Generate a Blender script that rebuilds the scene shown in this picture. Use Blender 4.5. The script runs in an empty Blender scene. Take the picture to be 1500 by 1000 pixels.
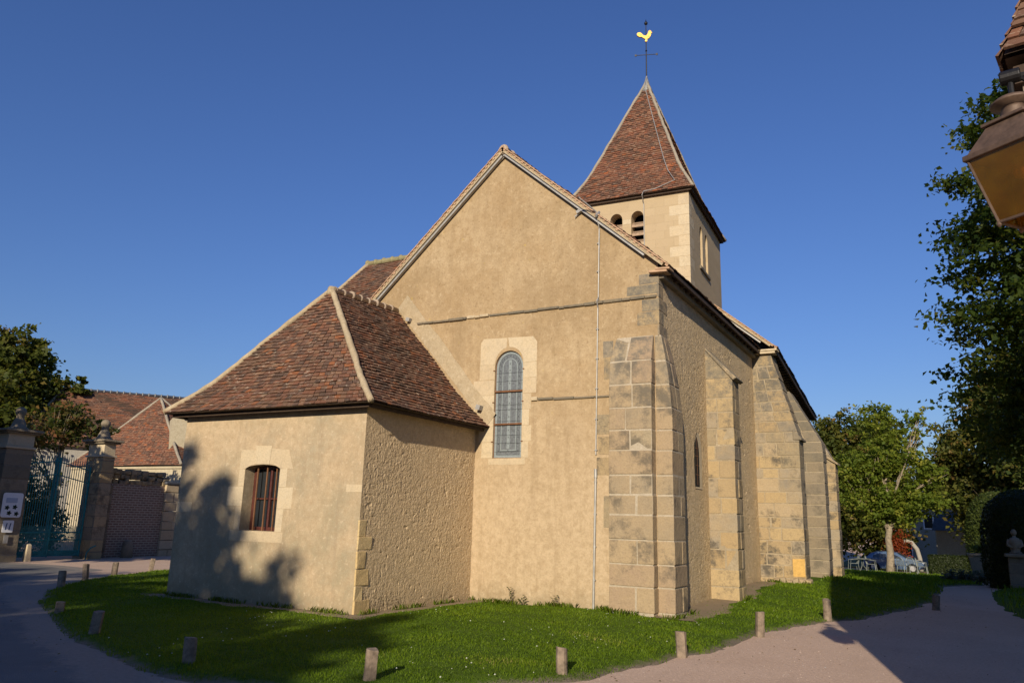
import bpy, bmesh, math, random
import numpy as np
from mathutils import Vector, Matrix
from mathutils.geometry import tessellate_polygon

sc = bpy.context.scene
COL = sc.collection
random.seed(7)
PI = math.pi
V = Vector

# ------------------------------------------------------------------ camera
YAW, PITCH, ROLL, FPX = -0.512772891, 0.225202288, 0.0286663655, 1135.85937
fw = V((math.sin(YAW)*math.cos(PITCH), math.cos(YAW)*math.cos(PITCH), math.sin(PITCH)))
rt = V((math.cos(YAW), -math.sin(YAW), 0))
up = rt.cross(fw)
r2 = math.cos(ROLL)*rt + math.sin(ROLL)*up
u2 = -math.sin(ROLL)*rt + math.cos(ROLL)*up
cam = bpy.data.cameras.new('camera')
cam_o = bpy.data.objects.new('camera', cam)
COL.objects.link(cam_o)
mw = Matrix((r2, u2, -fw)).transposed().to_4x4()
mw.translation = V((8.95052264, -10.7238301, 1.70010024))
cam_o.matrix_world = mw
cam.sensor_width = 36
cam.lens = FPX/1500*36
cam.clip_end = 6000
cam.clip_start = 0.05
sc.camera = cam_o

# ------------------------------------------------------------------ light
SUN_AZ, SUN_EL = math.radians(166.2), math.radians(21.0)
sun_dir = V((math.sin(SUN_AZ)*math.cos(SUN_EL), math.cos(SUN_AZ)*math.cos(SUN_EL), math.sin(SUN_EL)))
w = bpy.data.worlds.new("World")
sc.world = w
w.use_nodes = True
wn = w.node_tree.nodes
sky = wn.new('ShaderNodeTexSky')
sky.sky_type = 'NISHITA'
sky.sun_disc = False
sky.sun_elevation = SUN_EL
sky.sun_rotation = SUN_AZ
sky.air_density = 1.5
sky.dust_density = 0.0
sky.ozone_density = 6.0
hs = wn.new('ShaderNodeMix'); hs.data_type = 'RGBA'; hs.blend_type = 'MULTIPLY'; hs.inputs[0].default_value = 1.0
hs.inputs[7].default_value = (.82, .90, 1.34, 1)   # white balance of the photograph's deep blue sky
w.node_tree.links.new(sky.outputs[0], hs.inputs[6])
w.node_tree.links.new(hs.outputs[2], wn['Background'].inputs[0])
wn['Background'].inputs[1].default_value = 0.068
sl = bpy.data.lights.new('sun', 'SUN')
sl.energy = 5.0
sl.angle = math.radians(0.5)
sl.color = (1.0, 0.87, 0.68)
so = bpy.data.objects.new('sun', sl)
COL.objects.link(so)
so.rotation_euler = sun_dir.to_track_quat('Z', 'Y').to_euler()
so.location = (0, -60, 40)
sc.view_settings.view_transform = 'Standard'
sc.view_settings.look = 'None'
sc.view_settings.exposure = 0.2
sc.view_settings.gamma = 1
sc.view_settings.use_curve_mapping = False

# ------------------------------------------------------------------ helpers
ORG = {}

class MB:
    def __init__(s):
        s.v = []; s.f = []; s.r = []; s.m = []; s.cut = []
    def add(s, vs, fs, rnd=0.5, mi=0):
        b = len(s.v)
        s.cut.append((len(s.v), len(s.f)))
        s.v += [V(q) for q in vs]
        for f in fs:
            s.f.append([b+i for i in f]); s.r.append(rnd); s.m.append(mi)
        return s
    def quad(s, a, b, c, d, rnd=0.5, mi=0):
        return s.add([a, b, c, d], [(0, 1, 2, 3)], rnd, mi)
    def hexa(s, p, rnd=0.5, mi=0):
        return s.add(p, [(0, 3, 2, 1), (4, 5, 6, 7), (0, 1, 5, 4), (1, 2, 6, 5), (2, 3, 7, 6), (3, 0, 4, 7)], rnd, mi)
    def box(s, x0, x1, y0, y1, z0, z1, rnd=0.5, mi=0):
        return s.hexa([(x0, y0, z0), (x1, y0, z0), (x1, y1, z0), (x0, y1, z0),
                       (x0, y0, z1), (x1, y0, z1), (x1, y1, z1), (x0, y1, z1)], rnd, mi)
    def obox(s, o, u, v, w_, rnd=0.5, mi=0):
        o, u, v, w_ = V(o), V(u), V(v), V(w_)
        return s.hexa([o, o+u, o+u+v, o+v, o+w_, o+u+w_, o+u+v+w_, o+v+w_], rnd, mi)
    def prism(s, pts, d, rnd=0.5, mi=0):
        pts = [V(q) for q in pts]; d = V(d); n = len(pts)
        tr = tessellate_polygon([pts])
        fs = [tuple(t) for t in tr] + [tuple(i+n for i in reversed(t)) for t in tr]
        fs += [(i, (i+1) % n, n+(i+1) % n, n+i) for i in range(n)]
        return s.add(pts+[q+d for q in pts], fs, rnd, mi)
    def tube(s, pts, rad, n=8, rnd=0.5, mi=0, caps=True):
        pts = [V(q) for q in pts]
        if not isinstance(rad, (list, tuple)): rad = [rad]*len(pts)
        vs = []
        a0 = None
        for i, q in enumerate(pts):
            d = (pts[min(i+1, len(pts)-1)]-pts[max(i-1, 0)])
            if d.length < 1e-7: d = V((0, 0, 1))
            d.normalize()
            if a0 is None:
                a0 = d.orthogonal().normalized()
            a = (a0-d*a0.dot(d))
            a = a.normalized() if a.length > 1e-5 else d.orthogonal().normalized()
            a0 = a
            b = d.cross(a)
            for k in range(n):
                t = 2*PI*k/n
                vs.append(q+(a*math.cos(t)+b*math.sin(t))*rad[i])
        fs = []
        for i in range(len(pts)-1):
            for k in range(n):
                fs.append((i*n+k, i*n+(k+1) % n, (i+1)*n+(k+1) % n, (i+1)*n+k))
        if caps:
            fs.append(tuple(reversed(range(n))))
            fs.append(tuple((len(pts)-1)*n+k for k in range(n)))
        return s.add(vs, fs, rnd, mi)
    def lathe(s, c, prof, n=20, rnd=0.5, mi=0):
        c = V(c)
        return s.tube_lathe(c, prof, n, rnd, mi)
    def tube_lathe(s, c, prof, n, rnd, mi):
        vs = []
        for (r, z) in prof:
            for k in range(n):
                t = 2*PI*k/n
                vs.append(c+V((r*math.cos(t), r*math.sin(t), z)))
        fs = []
        for i in range(len(prof)-1):
            for k in range(n):
                fs.append((i*n+k, i*n+(k+1) % n, (i+1)*n+(k+1) % n, (i+1)*n+k))
        fs.append(tuple(reversed(range(n))))
        fs.append(tuple((len(prof)-1)*n+k for k in range(n)))
        return s.add(vs, fs, rnd, mi)
    def each(s, name, mats, parent=None, **kw):
        """one object per separately added piece"""
        out = []
        ends = s.cut[1:]+[(len(s.v), len(s.f))]
        for (v0, f0), (v1, f1) in zip(s.cut, ends):
            m = MB(); m.v = s.v[v0:v1]; m.f = [[i-v0 for i in f] for f in s.f[f0:f1]]; m.r = s.r[f0:f1]; m.m = s.m[f0:f1]
            out.append(m.build(name, mats, parent, **kw))
        return out
    def build(s, name, mats, parent=None, smooth=False, bevel=0, seg=2):
        if not isinstance(mats, (list, tuple)): mats = [mats]
        o0 = ORG.get(parent.name, V((0, 0, 0))) if parent else V((0, 0, 0))
        me = bpy.data.meshes.new(name)
        me.from_pydata([q-o0 for q in s.v], [], s.f)
        for m in mats: me.materials.append(m)
        at = me.attributes.new('rnd', 'FLOAT', 'FACE')
        at.data.foreach_set('value', s.r)
        me.polygons.foreach_set('material_index', s.m)
        if smooth: me.polygons.foreach_set('use_smooth', [True]*len(s.f))
        me.update()
        o = bpy.data.objects.new(name, me)
        COL.objects.link(o)
        if parent:
            o.parent = parent
            ORG[o.name] = o0
        if bevel:
            md = o.modifiers.new('bevel', 'BEVEL'); md.width = bevel; md.segments = seg
            md.limit_method = 'ANGLE'; md.angle_limit = math.radians(40)
        return o

def tag(o, label, cat, group=None):
    o['label'] = label; o['category'] = cat
    if group: o['group'] = group
    return o

def thing(name, label, cat, loc=(0, 0, 0), group=None, rz=0):
    o = bpy.data.objects.new(name, None)
    o.empty_display_size = 0.3
    COL.objects.link(o)
    o.location = loc
    o.rotation_euler = (0, 0, rz)
    ORG[o.name] = V(loc)
    return tag(o, label, cat, group)

def copy_tree(o, parent=None):
    c = o.copy(); COL.objects.link(c)
    if parent: c.parent = parent
    for ch in list(o.children): copy_tree(ch, c)
    return c

def panel(mb, o, u, v, outline, holes=(), depth=0.3, rnd=0.5, mi=0):
    """flat wall face in plane o+u*a+v*b with holes and reveals; outward = u x v"""
    o, u, v = V(o), V(u), V(v)
    n = u.cross(v).normalized()
    P = lambda q: o+u*q[0]+v*q[1]
    loops = [[V((a, b, 0)) for a, b in outline]]+[[V((a, b, 0)) for a, b in h] for h in holes]
    tr = tessellate_polygon(loops)
    flat = [q for l in loops for q in l]
    vs = [P(q) for q in flat]
    fs = []
    for t in tr:
        a, b, c = (vs[i] for i in t)
        fs.append(tuple(t) if (b-a).cross(c-a).dot(n) > 0 else tuple(reversed(t)))
    mb.add(vs, fs, rnd, mi)
    for h in holes:
        k = len(h)
        for i in range(k):
            a, b = P(h[i]), P(h[(i+1) % k])
            mb.quad(a, b, b-n*depth, a-n*depth, rnd, mi)
    return mb

def tiles(mb, L, R, n, wd, seed, th=0.019, mi=0, sag=0.012):
    """overlapping plain tiles over the ruled surface between curves L(t) and R(t), t=0 eave .. 1 top"""
    rg = random.Random(seed)
    for i in range(n):
        t0 = i/n
        t1 = min((i+1.5)/n, 1.0)
        a, b, c, d = L(t0), R(t0), R(t1), L(t1)
        wid = (b-a).length
        if wid < 0.03: continue
        N = (b-a).cross(d-a)
        if N.length < 1e-9: N = (b-a).cross(c-a)
        N.normalize()
        if N.z < 0: N = -N
        k = max(1, int(round(wid/wd)))
        off = 0.5*(i % 2)+rg.uniform(-.12, .12)
        cuts = [0.0]+[c_ for c_ in ((j+off+rg.uniform(-.1, .1))/k for j in range(0, k+1)) if 0.2/k < c_ < 1-0.2/k]+[1.0]
        cuts.sort()
        for j in range(len(cuts)-1):
            s0, s1 = cuts[j], cuts[j+1]
            g = 0.004/wid
            s0 += g; s1 -= g
            rr = rg.random()
            dn = rg.uniform(-.013, .013)*(1 if i else 0)
            sl_ = (d-a).normalized()*dn
            wob = sag*math.sin(s0*wid*1.3+i*.37+seed)
            e0 = th*(2.0+rg.uniform(-.4, .6))+wob
            e1 = e0+rg.uniform(-.004, .004)
            bl = a.lerp(b, s0)+N*e0+sl_
            br = a.lerp(b, s1)+N*e1+sl_
            tl = d.lerp(c, s0)+N*(th*.3+wob)
            tr_ = d.lerp(c, s1)+N*(th*.3+wob)
            mb.add([bl, br, tr_, tl, bl-N*th, br-N*th],
                   [(0, 1, 2, 3), (4, 5, 1, 0), (4, 0, 3), (5, 2, 1)], rr, mi)

def lin(a, b):
    a, b = V(a), V(b)
    return lambda t: a.lerp(b, t)

def bez(a, b, flare):
    """line a->b (eave to top) bending outward near the eave by flare (vector added at t=0)"""
    a, b, fl = V(a), V(b), V(flare)
    return lambda t: a.lerp(b, t)+fl*max(0, 1-t/0.28)**2

def ridge(mb, a, b, r=0.09, step=0.33, seed=1, bump=0.02):
    a, b = V(a), V(b)
    L_ = (b-a).length; k = max(1, int(L_/step)); d = (b-a)/k
    rg = random.Random(seed)
    for i in range(k):
        p0 = a+d*i; p1 = a+d*(i+1.06)
        rr = r+rg.uniform(-.008, .008)
        p0 = p0+V((0, 0, rg.uniform(-.01, .01)))
        mb.tube([p0, p0+(p1-p0)*.15, p0+(p1-p0)*.2, p1], [rr+bump, rr+bump, rr, rr*.92], 10, rg.random())

def mortar_hip(mb, f, n, r, seed, start=0.0, end=1.0):
    rg = random.Random(seed)
    pts = []; rad = []
    for i in range(n+1):
        q = f(start+(end-start)*i/n)
        pts.append(q+V((rg.uniform(-.008, .008), rg.uniform(-.008, .008), 0.03+rg.uniform(-.008, .008))))
        rad.append(r*(1+rg.uniform(-.1, .1)))
    mb.tube(pts, rad, 10, .5)

def ashlar(st, mo, prof, z0, z1, hc, nx, ny, seed, gap=0.022, inset=0.010, rough=0.009):
    """courses of squared blocks filling prof(z)->(x0,x1,y0,y1); mortar core just behind"""
    rg = random.Random(seed)
    z = z0; ci = 0
    while z < z1-0.05:
        h = hc*rg.uniform(.85, 1.15)
        zt = min(z+h, z1)
        if z1-zt < .08: zt = z1
        A, B = prof(z), prof(zt)
        def cuts(n):
            if n <= 1: return [0, 1]
            k = max(1, n+rg.choice([0, 0, -1]) if n > 2 else rg.choice([1, 2, 2]) if n == 2 else n)
            c = [0]+sorted(min(.85, max(.15, (i+1)/k+rg.uniform(-.22, .22)/k*1.3)) for i in range(k-1))+[1]
            return c
        cx = cuts(nx); cy = cuts(ny)
        for i in range(len(cx)-1):
            for j in range(len(cy)-1):
                def cor(Pf, sx, sy, gx, gy):
                    return (Pf[0]+(Pf[1]-Pf[0])*sx+gx, Pf[2]+(Pf[3]-Pf[2])*sy+gy)
                g = gap/2
                gl = g if i else 0; gr = g if i < len(cx)-2 else 0
                gf = g if j else 0; gb = g if j < len(cy)-2 else 0
                jx = lambda: rg.uniform(-rough, rough)
                b4 = []
                ox, oy = jx(), jx()
                for Pf, zz in ((A, z+g), (B, zt-g)):
                    for sx, sy, gx, gy in ((cx[i], cy[j], gl, gf), (cx[i+1], cy[j], -gr, gf), (cx[i+1], cy[j+1], -gr, -gb), (cx[i], cy[j+1], gl, -gb)):
                        q = cor(Pf, sx, sy, gx, gy)
                        b4.append((q[0]+ox+jx()*.4, q[1]+oy+jx()*.4, zz))
                st.hexa(b4, rg.random())
        mA = (A[0]+inset, A[1]-inset, A[2]+inset, A[3]-inset); mB = (B[0]+inset, B[1]-inset, B[2]+inset, B[3]-inset)
        mo.hexa([(mA[0], mA[2], z), (mA[1], mA[2], z), (mA[1], mA[3], z), (mA[0], mA[3], z),
                 (mB[0], mB[2], zt), (mB[1], mB[2], zt), (mB[1], mB[3], zt), (mB[0], mB[3], zt)], .5)
        z = zt; ci += 1

# ------------------------------------------------------------------ materials
class NT:
    def __init__(s, name):
        s.mat = bpy.data.materials.new(name); s.mat.use_nodes = True
        s.t = s.mat.node_tree; s.n = s.t.nodes; s.l = s.t.links
        s.n.clear()
        s.out = s.n.new('ShaderNodeOutputMaterial')
        s.co = s.n.new('ShaderNodeTexCoord').outputs['Object']
    def node(s, ty, props=None, **ins):
        nd = s.n.new(ty)
        for k, v in (props or {}).items(): setattr(nd, k, v)
        for k, v in ins.items():
            key = k.replace('_', ' ')
            s.set(nd.inputs[key] if key in nd.inputs else nd.inputs[int(k[1:])], v)
        return nd
    def set(s, inp, v):
        if isinstance(v, bpy.types.NodeSocket): s.l.new(v, inp)
        else: inp.default_value = v
    def noise(s, scale, detail=4, rough=.55, vec=None, dist=0):
        nd = s.node('ShaderNodeTexNoise', Scale=scale, Detail=detail, Roughness=rough, Distortion=dist)
        s.l.new(vec or s.co, nd.inputs['Vector'])
        return nd.outputs['Fac']
    def ramp(s, fac, stops, interp='LINEAR'):
        nd = s.n.new('ShaderNodeValToRGB'); cr = nd.color_ramp; cr.interpolation = interp
        while len(cr.elements) < len(stops): cr.elements.new(.5)
        for e, (p, c) in zip(cr.elements, stops):
            e.position = p
            e.color = (c, c, c, 1) if isinstance(c, (int, float)) else (c[0], c[1], c[2], 1)
        s.l.new(fac, nd.inputs[0])
        return nd.outputs[0]
    def mix(s, fac, a, b, mode='MIX'):
        nd = s.n.new('ShaderNodeMix'); nd.data_type = 'RGBA'; nd.blend_type = mode
        s.set(nd.inputs[0], fac)
        for i, v in ((6, a), (7, b)):
            s.set(nd.inputs[i], v if isinstance(v, bpy.types.NodeSocket) else (v[0], v[1], v[2], 1))
        return nd.outputs[2]
    def math(s, op, a, b=0.0, clamp=False):
        nd = s.n.new('ShaderNodeMath'); nd.operation = op; nd.use_clamp = clamp
        s.set(nd.inputs[0], a); s.set(nd.inputs[1], b)
        return nd.outputs[0]
    def attr(s, name='rnd'):
        nd = s.n.new('ShaderNodeAttribute'); nd.attribute_name = name
        return nd.outputs['Fac']
    def mapped(s, scale):
        nd = s.n.new('ShaderNodeMapping'); nd.inputs['Scale'].default_value = scale
        s.l.new(s.co, nd.inputs[0])
        return nd.outputs[0]
    def uz(s):
        """(x+y, z, 0): brick coordinates for upright axis-aligned walls"""
        sp = s.n.new('ShaderNodeSeparateXYZ'); s.l.new(s.co, sp.inputs[0])
        cb = s.n.new('ShaderNodeCombineXYZ')
        s.l.new(s.math('ADD', sp.outputs[0], sp.outputs[1]), cb.inputs[0])
        s.l.new(sp.outputs[2], cb.inputs[1])
        return cb.outputs[0], sp
    def bump(s, h, strength=.5, dist=.02, normal=None):
        nd = s.n.new('ShaderNodeBump')
        nd.inputs['Strength'].default_value = strength; nd.inputs['Distance'].default_value = dist
        s.l.new(h, nd.inputs['Height'])
        if normal: s.l.new(normal, nd.inputs['Normal'])
        return nd.outputs[0]
    def done(s, color, rough=.9, normal=None, metal=0, spec=.3, **kw):
        b = s.n.new('ShaderNodeBsdfPrincipled')
        s.set(b.inputs['Base Color'], color if isinstance(color, bpy.types.NodeSocket) else (*color, 1))
        s.set(b.inputs['Roughness'], rough)
        s.set(b.inputs['Metallic'], metal)
        b.inputs['Specular IOR Level'].default_value = spec
        for k, v in kw.items(): s.set(b.inputs[k.replace('_', ' ')], v)
        if normal: s.l.new(normal, b.inputs['Normal'])
        s.l.new(b.outputs[0], s.out.inputs[0])
        return s.mat

def plaster(name, c1, c2, stain, stain_amt=.5, bs=.35, coarse=0.0, patch=None, k=.76, mott=1.0, fresh=None, damp=None, splash=False):
    m = NT(name)
    tint = lambda q: (q[0]*k*1.0, q[1]*k*1.04, q[2]*k*1.12)
    c1, c2, stain = tint(c1), tint(c2), tint(stain)
    if patch: patch = tint(patch)
    base = m.mix(m.ramp(m.noise(.55, 5, .6), [(.35, 0), (.68, 1)]), c1, c2)
    base = m.mix(m.ramp(m.noise(2.3, 6, .68, dist=.4), [(.47, 0), (.72, stain_amt)]), base, stain)
    if patch: base = m.mix(m.ramp(m.noise(.75, 5, .62, m.mapped((1, 1, .7))), [(.48, 0), (.66, .85)]), base, patch)
    if fresh or damp or splash:
        sp = m.n.new('ShaderNodeSeparateXYZ'); m.l.new(m.co, sp.inputs[0])
        zn = m.math('ADD', sp.outputs[2], m.math('MULTIPLY', m.math('SUBTRACT', m.noise(.8, 5, .65), .5), 3.2))
    if fresh:   # newer, paler coat of render on the lower wall
        mr = m.node('ShaderNodeMapRange', Value=zn); mr.inputs[1].default_value = fresh[0]; mr.inputs[2].default_value = fresh[1]
        base = m.mix(mr.outputs[0], base, fresh[2])
    if damp:    # grey-green damp staining
        mr = m.node('ShaderNodeMapRange', Value=zn); mr.inputs[1].default_value = damp[0]; mr.inputs[2].default_value = damp[1]
        base = m.mix(m.math('MULTIPLY', mr.outputs[0], m.ramp(m.noise(1.1, 6, .7), [(.38, 0), (.6, .85)])), base, damp[2])
        st = m.ramp(m.noise(2.2, 5, .65, m.mapped((2.4, 2.4, .22))), [(.55, 0), (.72, .5)])
        base = m.mix(st, base, (c1[0]*.6, c1[1]*.62, c1[2]*.66))
    if fresh:   # rain streaks, rust-brown pits and a little yellow lichen on the old coat
        st = m.ramp(m.noise(2.0, 6, .68, m.mapped((2.6, 2.6, .2))), [(.52, 0), (.70, .42)])
        base = m.mix(st, base, (c1[0]*.70, c1[1]*.70, c1[2]*.72))
        old = m.node('ShaderNodeMapRange', Value=zn); old.inputs[1].default_value = 3.2; old.inputs[2].default_value = 5.4
        base = m.mix(m.math('MULTIPLY', old.outputs[0], m.ramp(m.noise(17, 6, .78), [(.55, 0), (.66, .7)])), base, (c1[0]*.55, c1[1]*.52, c1[2]*.5))
        base = m.mix(m.math('MULTIPLY', old.outputs[0], m.ramp(m.noise(4.2, 3, .6), [(.70, 0), (.74, .5)])), base, (.46, .34, .08))
    if splash:  # soil splashed up the foot of the wall
        zs = m.math('ADD', sp.outputs[2], m.math('MULTIPLY', m.math('SUBTRACT', m.noise(3.2, 6, .7), .5), 1.1))
        mr = m.node('ShaderNodeMapRange', Value=zs); mr.inputs[1].default_value = .42; mr.inputs[2].default_value = .0
        base = m.mix(m.math('MULTIPLY', mr.outputs[0], .6), base, (.23, .19, .12))
    base = m.mix(m.ramp(m.noise(7.5, 6, .72), [(.42, 0), (.70, .6*mott)]), base, (c1[0]*.66, c1[1]*.63, c1[2]*.58))
    base = m.mix(m.ramp(m.noise(27, 4, .75), [(.46, 0), (.72, .5*mott)]), base, (c1[0]*.62, c1[1]*.6, c1[2]*.55))
    base = m.mix(m.ramp(m.noise(11, 5, .7), [(.56, 0), (.72, .55*mott)]), base, (min(1, c2[0]*1.22), min(1, c2[1]*1.26), min(1, c2[2]*1.34)))
    base = m.mix(m.ramp(m.noise(70, 2, .6), [(.64, 0), (.70, .55*mott)]), base, (c1[0]*.45, c1[1]*.42, c1[2]*.4))
    h = m.math('ADD', m.noise(60, 4, .7), m.math('MULTIPLY', m.noise(9, 4, .6), 1.6))
    nrm = m.bump(h, bs, .016)
    if coarse:
        v = m.node('ShaderNodeTexVoronoi', Scale=17.0, Randomness=1.0)
        wv = m.n.new('ShaderNodeVectorMath'); wv.operation = 'ADD'
        nn = m.node('ShaderNodeTexNoise', Scale=7.0, Detail=3.0)
        m.l.new(m.co, nn.inputs['Vector'])
        sc_ = m.n.new('ShaderNodeVectorMath'); sc_.operation = 'SCALE'; sc_.inputs['Scale'].default_value = .22
        m.l.new(nn.outputs['Color'], sc_.inputs[0])
        m.l.new(m.co, wv.inputs[0]); m.l.new(sc_.outputs[0], wv.inputs[1])
        m.l.new(wv.outputs[0], v.inputs['Vector'])
        hh = m.math('ADD', m.math('MULTIPLY', v.outputs['Distance'], .5), m.noise(22, 5, .62, dist=.6))
        nrm = m.bump(hh, coarse*.7, .025, nrm)
    return m.done(base, .95, nrm, spec=.1)

def blocks_mat(name, cols, dirt=.5, dirt_col=(.10, .088, .07), bs=.5, k=.78, blend=.45):
    m = NT(name)
    n = len(cols)
    cols = [tuple(x*k for x in q) for q in cols]
    avg = tuple(sum(q[i] for q in cols)/n for i in range(3))
    c = m.ramp(m.attr(), [(i/n, q) for i, q in enumerate(cols)], 'CONSTANT')
    c = m.mix(m.ramp(m.noise(2.6, 6, .7), [(.35, 0), (.7, blend*1.5)]), c, (avg[0]*1.12, avg[1]*1.08, avg[2]))
    c = m.mix(m.ramp(m.noise(6, 5, .7, dist=.5), [(.5, 0), (.72, .45)]), c, (avg[0]*.66, avg[1]*.66, avg[2]*.68))
    c = m.mix(m.ramp(m.noise(30, 4, .75), [(.45, 0), (.75, .5)]), c, (avg[0]*.55, avg[1]*.54, avg[2]*.54))
    c = m.mix(m.ramp(m.noise(1.25, 7, .72), [(.52, 0), (.63, dirt)]), c, dirt_col)
    sp = m.n.new('ShaderNodeSeparateXYZ'); m.l.new(m.co, sp.inputs[0])
    mr = m.node('ShaderNodeMapRange', Value=m.math('ADD', sp.outputs[2], m.math('MULTIPLY', m.noise(1.6, 6, .7), 2.4))); mr.inputs[1].default_value = 4.6; mr.inputs[2].default_value = 6.2
    c = m.mix(m.math('MULTIPLY', mr.outputs[0], m.ramp(m.noise(5, 6, .75), [(.40, 0), (.62, dirt)])), c, (dirt_col[0]*1.5, dirt_col[1]*1.55, dirt_col[2]*1.6))
    h = m.math('ADD', m.noise(42, 5, .75), m.math('MULTIPLY', m.noise(8, 5, .65), 1.8))
    return m.done(c, .95, m.bump(h, bs, .018), spec=.1)

def tile_mat(name, stops, moss=.35, mosscol=(.06, .05, .035)):
    m = NT(name)
    c = m.ramp(m.attr(), stops, 'CONSTANT')
    c = m.mix(m.ramp(m.noise(.8, 5, .6), [(.45, 0), (.7, moss)]), c, mosscol)
    c = m.mix(m.math('MULTIPLY', m.noise(35, 3, .7), .45), c, (.055, .036, .027))
    c = m.mix(m.ramp(m.noise(10, 5, .75, m.mapped((.7, .7, 2.4))), [(.58, 0), (.64, .8)]), c, (.40, .33, .25))
    c = m.mix(m.ramp(m.noise(24, 4, .7), [(.58, 0), (.66, .55)]), c, (.25, .175, .115))
    return m.done(c, .9, m.bump(m.noise(60, 3), .3, .006), spec=.2)

def simple(name, c, rough=.7, metal=0, spec=.3, var=.3, sc_=12, bs=.2):
    m = NT(name)
    col = m.mix(m.ramp(m.noise(sc_, 5, .65), [(.35, 0), (.7, 1)]), tuple(x*(1-var) for x in c), tuple(min(1, x*(1+var*.6)) for x in c))
    return m.done(col, rough, m.bump(m.noise(sc_*4, 3), bs, .006), metal, spec)

def leaf_mat(name, stops, trans=.35):
    m = NT(name)
    c = m.ramp(m.attr(), stops)
    d = m.node('ShaderNodeBsdfPrincipled', Roughness=.5)
    d.inputs['Specular IOR Level'].default_value = .15
    m.l.new(c, d.inputs['Base Color'])
    t = m.node('ShaderNodeBsdfTranslucent')
    m.l.new(m.mix(.5, c, (.30, .36, .03), 'ADD'), t.inputs[0])
    mx = m.node('ShaderNodeMixShader'); mx.inputs[0].default_value = trans
    m.l.new(d.outputs[0], mx.inputs[1]); m.l.new(t.outputs[0], mx.inputs[2])
    m.l.new(mx.outputs[0], m.out.inputs[0])
    return m.mat

M = {}
M['gable'] = plaster('gable_plaster', (.455, .315, .165), (.57, .42, .24), (.43, .285, .14), .7, .4, patch=(.38, .265, .14), k=.82, mott=.8, splash=True, fresh=(5.0, 2.0, (.475, .365, .235)))
M['annex'] = plaster('sacristy_plaster', (.50, .365, .215), (.57, .43, .265), (.36, .29, .18), .7, .4, patch=(.33, .285, .19), k=.92, splash=True, damp=(3.4, .2, (.26, .232, .15)))
M['annex_side'] = plaster('rough_side_plaster', (.46, .335, .19), (.53, .385, .215), (.36, .27, .16), .5, .5, .8, k=1.2, splash=True)
M['south'] = plaster('south_plaster', (.48, .35, .19), (.54, .40, .23), (.36, .28, .18), .6, .6, .9, k=1.2, splash=True)
M['mortar'] = plaster('lime_mortar', (.56, .44, .28), (.60, .48, .32), (.45, .35, .22), .4, .5)
M['hip'] = plaster('hip_mortar', (.55, .42, .25), (.62, .49, .31), (.36, .30, .2), .5, .6)
M['hip_grey'] = plaster('grey_hip_mortar', (.40, .34, .25), (.48, .40, .29), (.26, .23, .18), .5, .6)
M['pale'] = blocks_mat('pale_limestone', [(.60, .49, .33), (.57, .46, .31), (.62, .52, .36), (.55, .44, .29)], .12, (.4, .34, .25), .25, k=.84)
M['stone'] = blocks_mat('buttress_stone', [(.46, .345, .22), (.41, .325, .215), (.45, .37, .245), (.49, .38, .235), (.43, .315, .21), (.39, .325, .23), (.48, .365, .225)], .75, k=.77, blend=.5)
M['mortar2'] = plaster('pale_joint_mortar', (.56, .46, .32), (.60, .50, .36), (.42, .34, .22), .4, .5)
M['joint2'] = plaster('worn_joint_mortar', (.44, .35, .22), (.50, .39, .25), (.33, .27, .18), .5, .5)
M['stone_warm'] = blocks_mat('warm_buttress_stone', [(.50, .37, .20), (.44, .33, .19), (.36, .30, .20), (.53, .40, .22), (.47, .34, .18), (.38, .325, .245), (.49, .385, .25), (.31, .27, .21)], .95)
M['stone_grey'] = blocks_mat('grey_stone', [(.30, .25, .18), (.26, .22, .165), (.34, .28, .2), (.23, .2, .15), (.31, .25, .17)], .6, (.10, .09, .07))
T_STOPS = [(0, (.085, .055, .042)), (.12, (.15, .078, .052)), (.28, (.165, .100, .066)), (.46, (.185, .088, .053)), (.62, (.135, .078, .056)), (.74, (.20, .118, .074)), (.86, (.105, .068, .052)), (.95, (.26, .105, .045))]
M['tile'] = tile_mat('clay_tiles', [(p, (c[0]*1.13, c[1]*1.03, c[2]*.98)) for p, c in T_STOPS], .4)
M['tile_tower'] = tile_mat('tower_clay_tiles', [(p, (c[0]*1.34, c[1]*1.06, c[2]*.95)) for p, c in T_STOPS], .3)
M['tile_pale'] = simple('pale_new_tile', (.46, .30, .19), .9, var=.25, sc_=9)
M['ridge'] = plaster('pale_ridge_tile', (.50, .37, .25), (.58, .46, .33), (.38, .29, .2), .5, .4)
M['ridge_moss'] = plaster('mossy_ridge_tile', (.34, .28, .15), (.40, .35, .18), (.24, .23, .09), .6, .5)
M['zinc'] = simple('zinc_sheet', (.36, .35, .33), .55, .35, .5, .2, 6)
M['lead'] = simple('grey_lead', (.26, .26, .25), .6, .3, .4, .25, 10)
M['dark_wood'] = simple('dark_timber', (.065, .042, .028), .85, var=.4, sc_=9)
M['red_wood'] = simple('red_brown_window_paint', (.085, .024, .016), .45, spec=.5, var=.3)
M['iron'] = simple('black_iron', (.02, .02, .022), .5, .6, .5, .3)
M['rust'] = simple('rusty_iron_bar', (.20, .095, .045), .8, .1)
M['gold'] = simple('gilded_copper', (.50, .31, .07), .5, .6, .5, .35, 14, .4)
M['black'] = simple('painted_interior_dark', (.012, .011, .010), .95)  # near-black colour paints the unlit depth inside the lancet and bell openings
M['louvre'] = simple('pale_louvre_board', (.38, .27, .18), .85)
g = NT('dark_window_glass')
M['glass_dark'] = g.done((.02, .024, .028), .12, g.bump(g.noise(6), .05, .01), 0, .6)
M['lead_glass'] = simple('leaded_grey_glass', (.145, .16, .17), .35, 0, .5, .3, 25)
M['lead_glass_pale'] = simple('pale_border_glass', (.24, .275, .28), .4, 0, .5, .2, 30)
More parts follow.
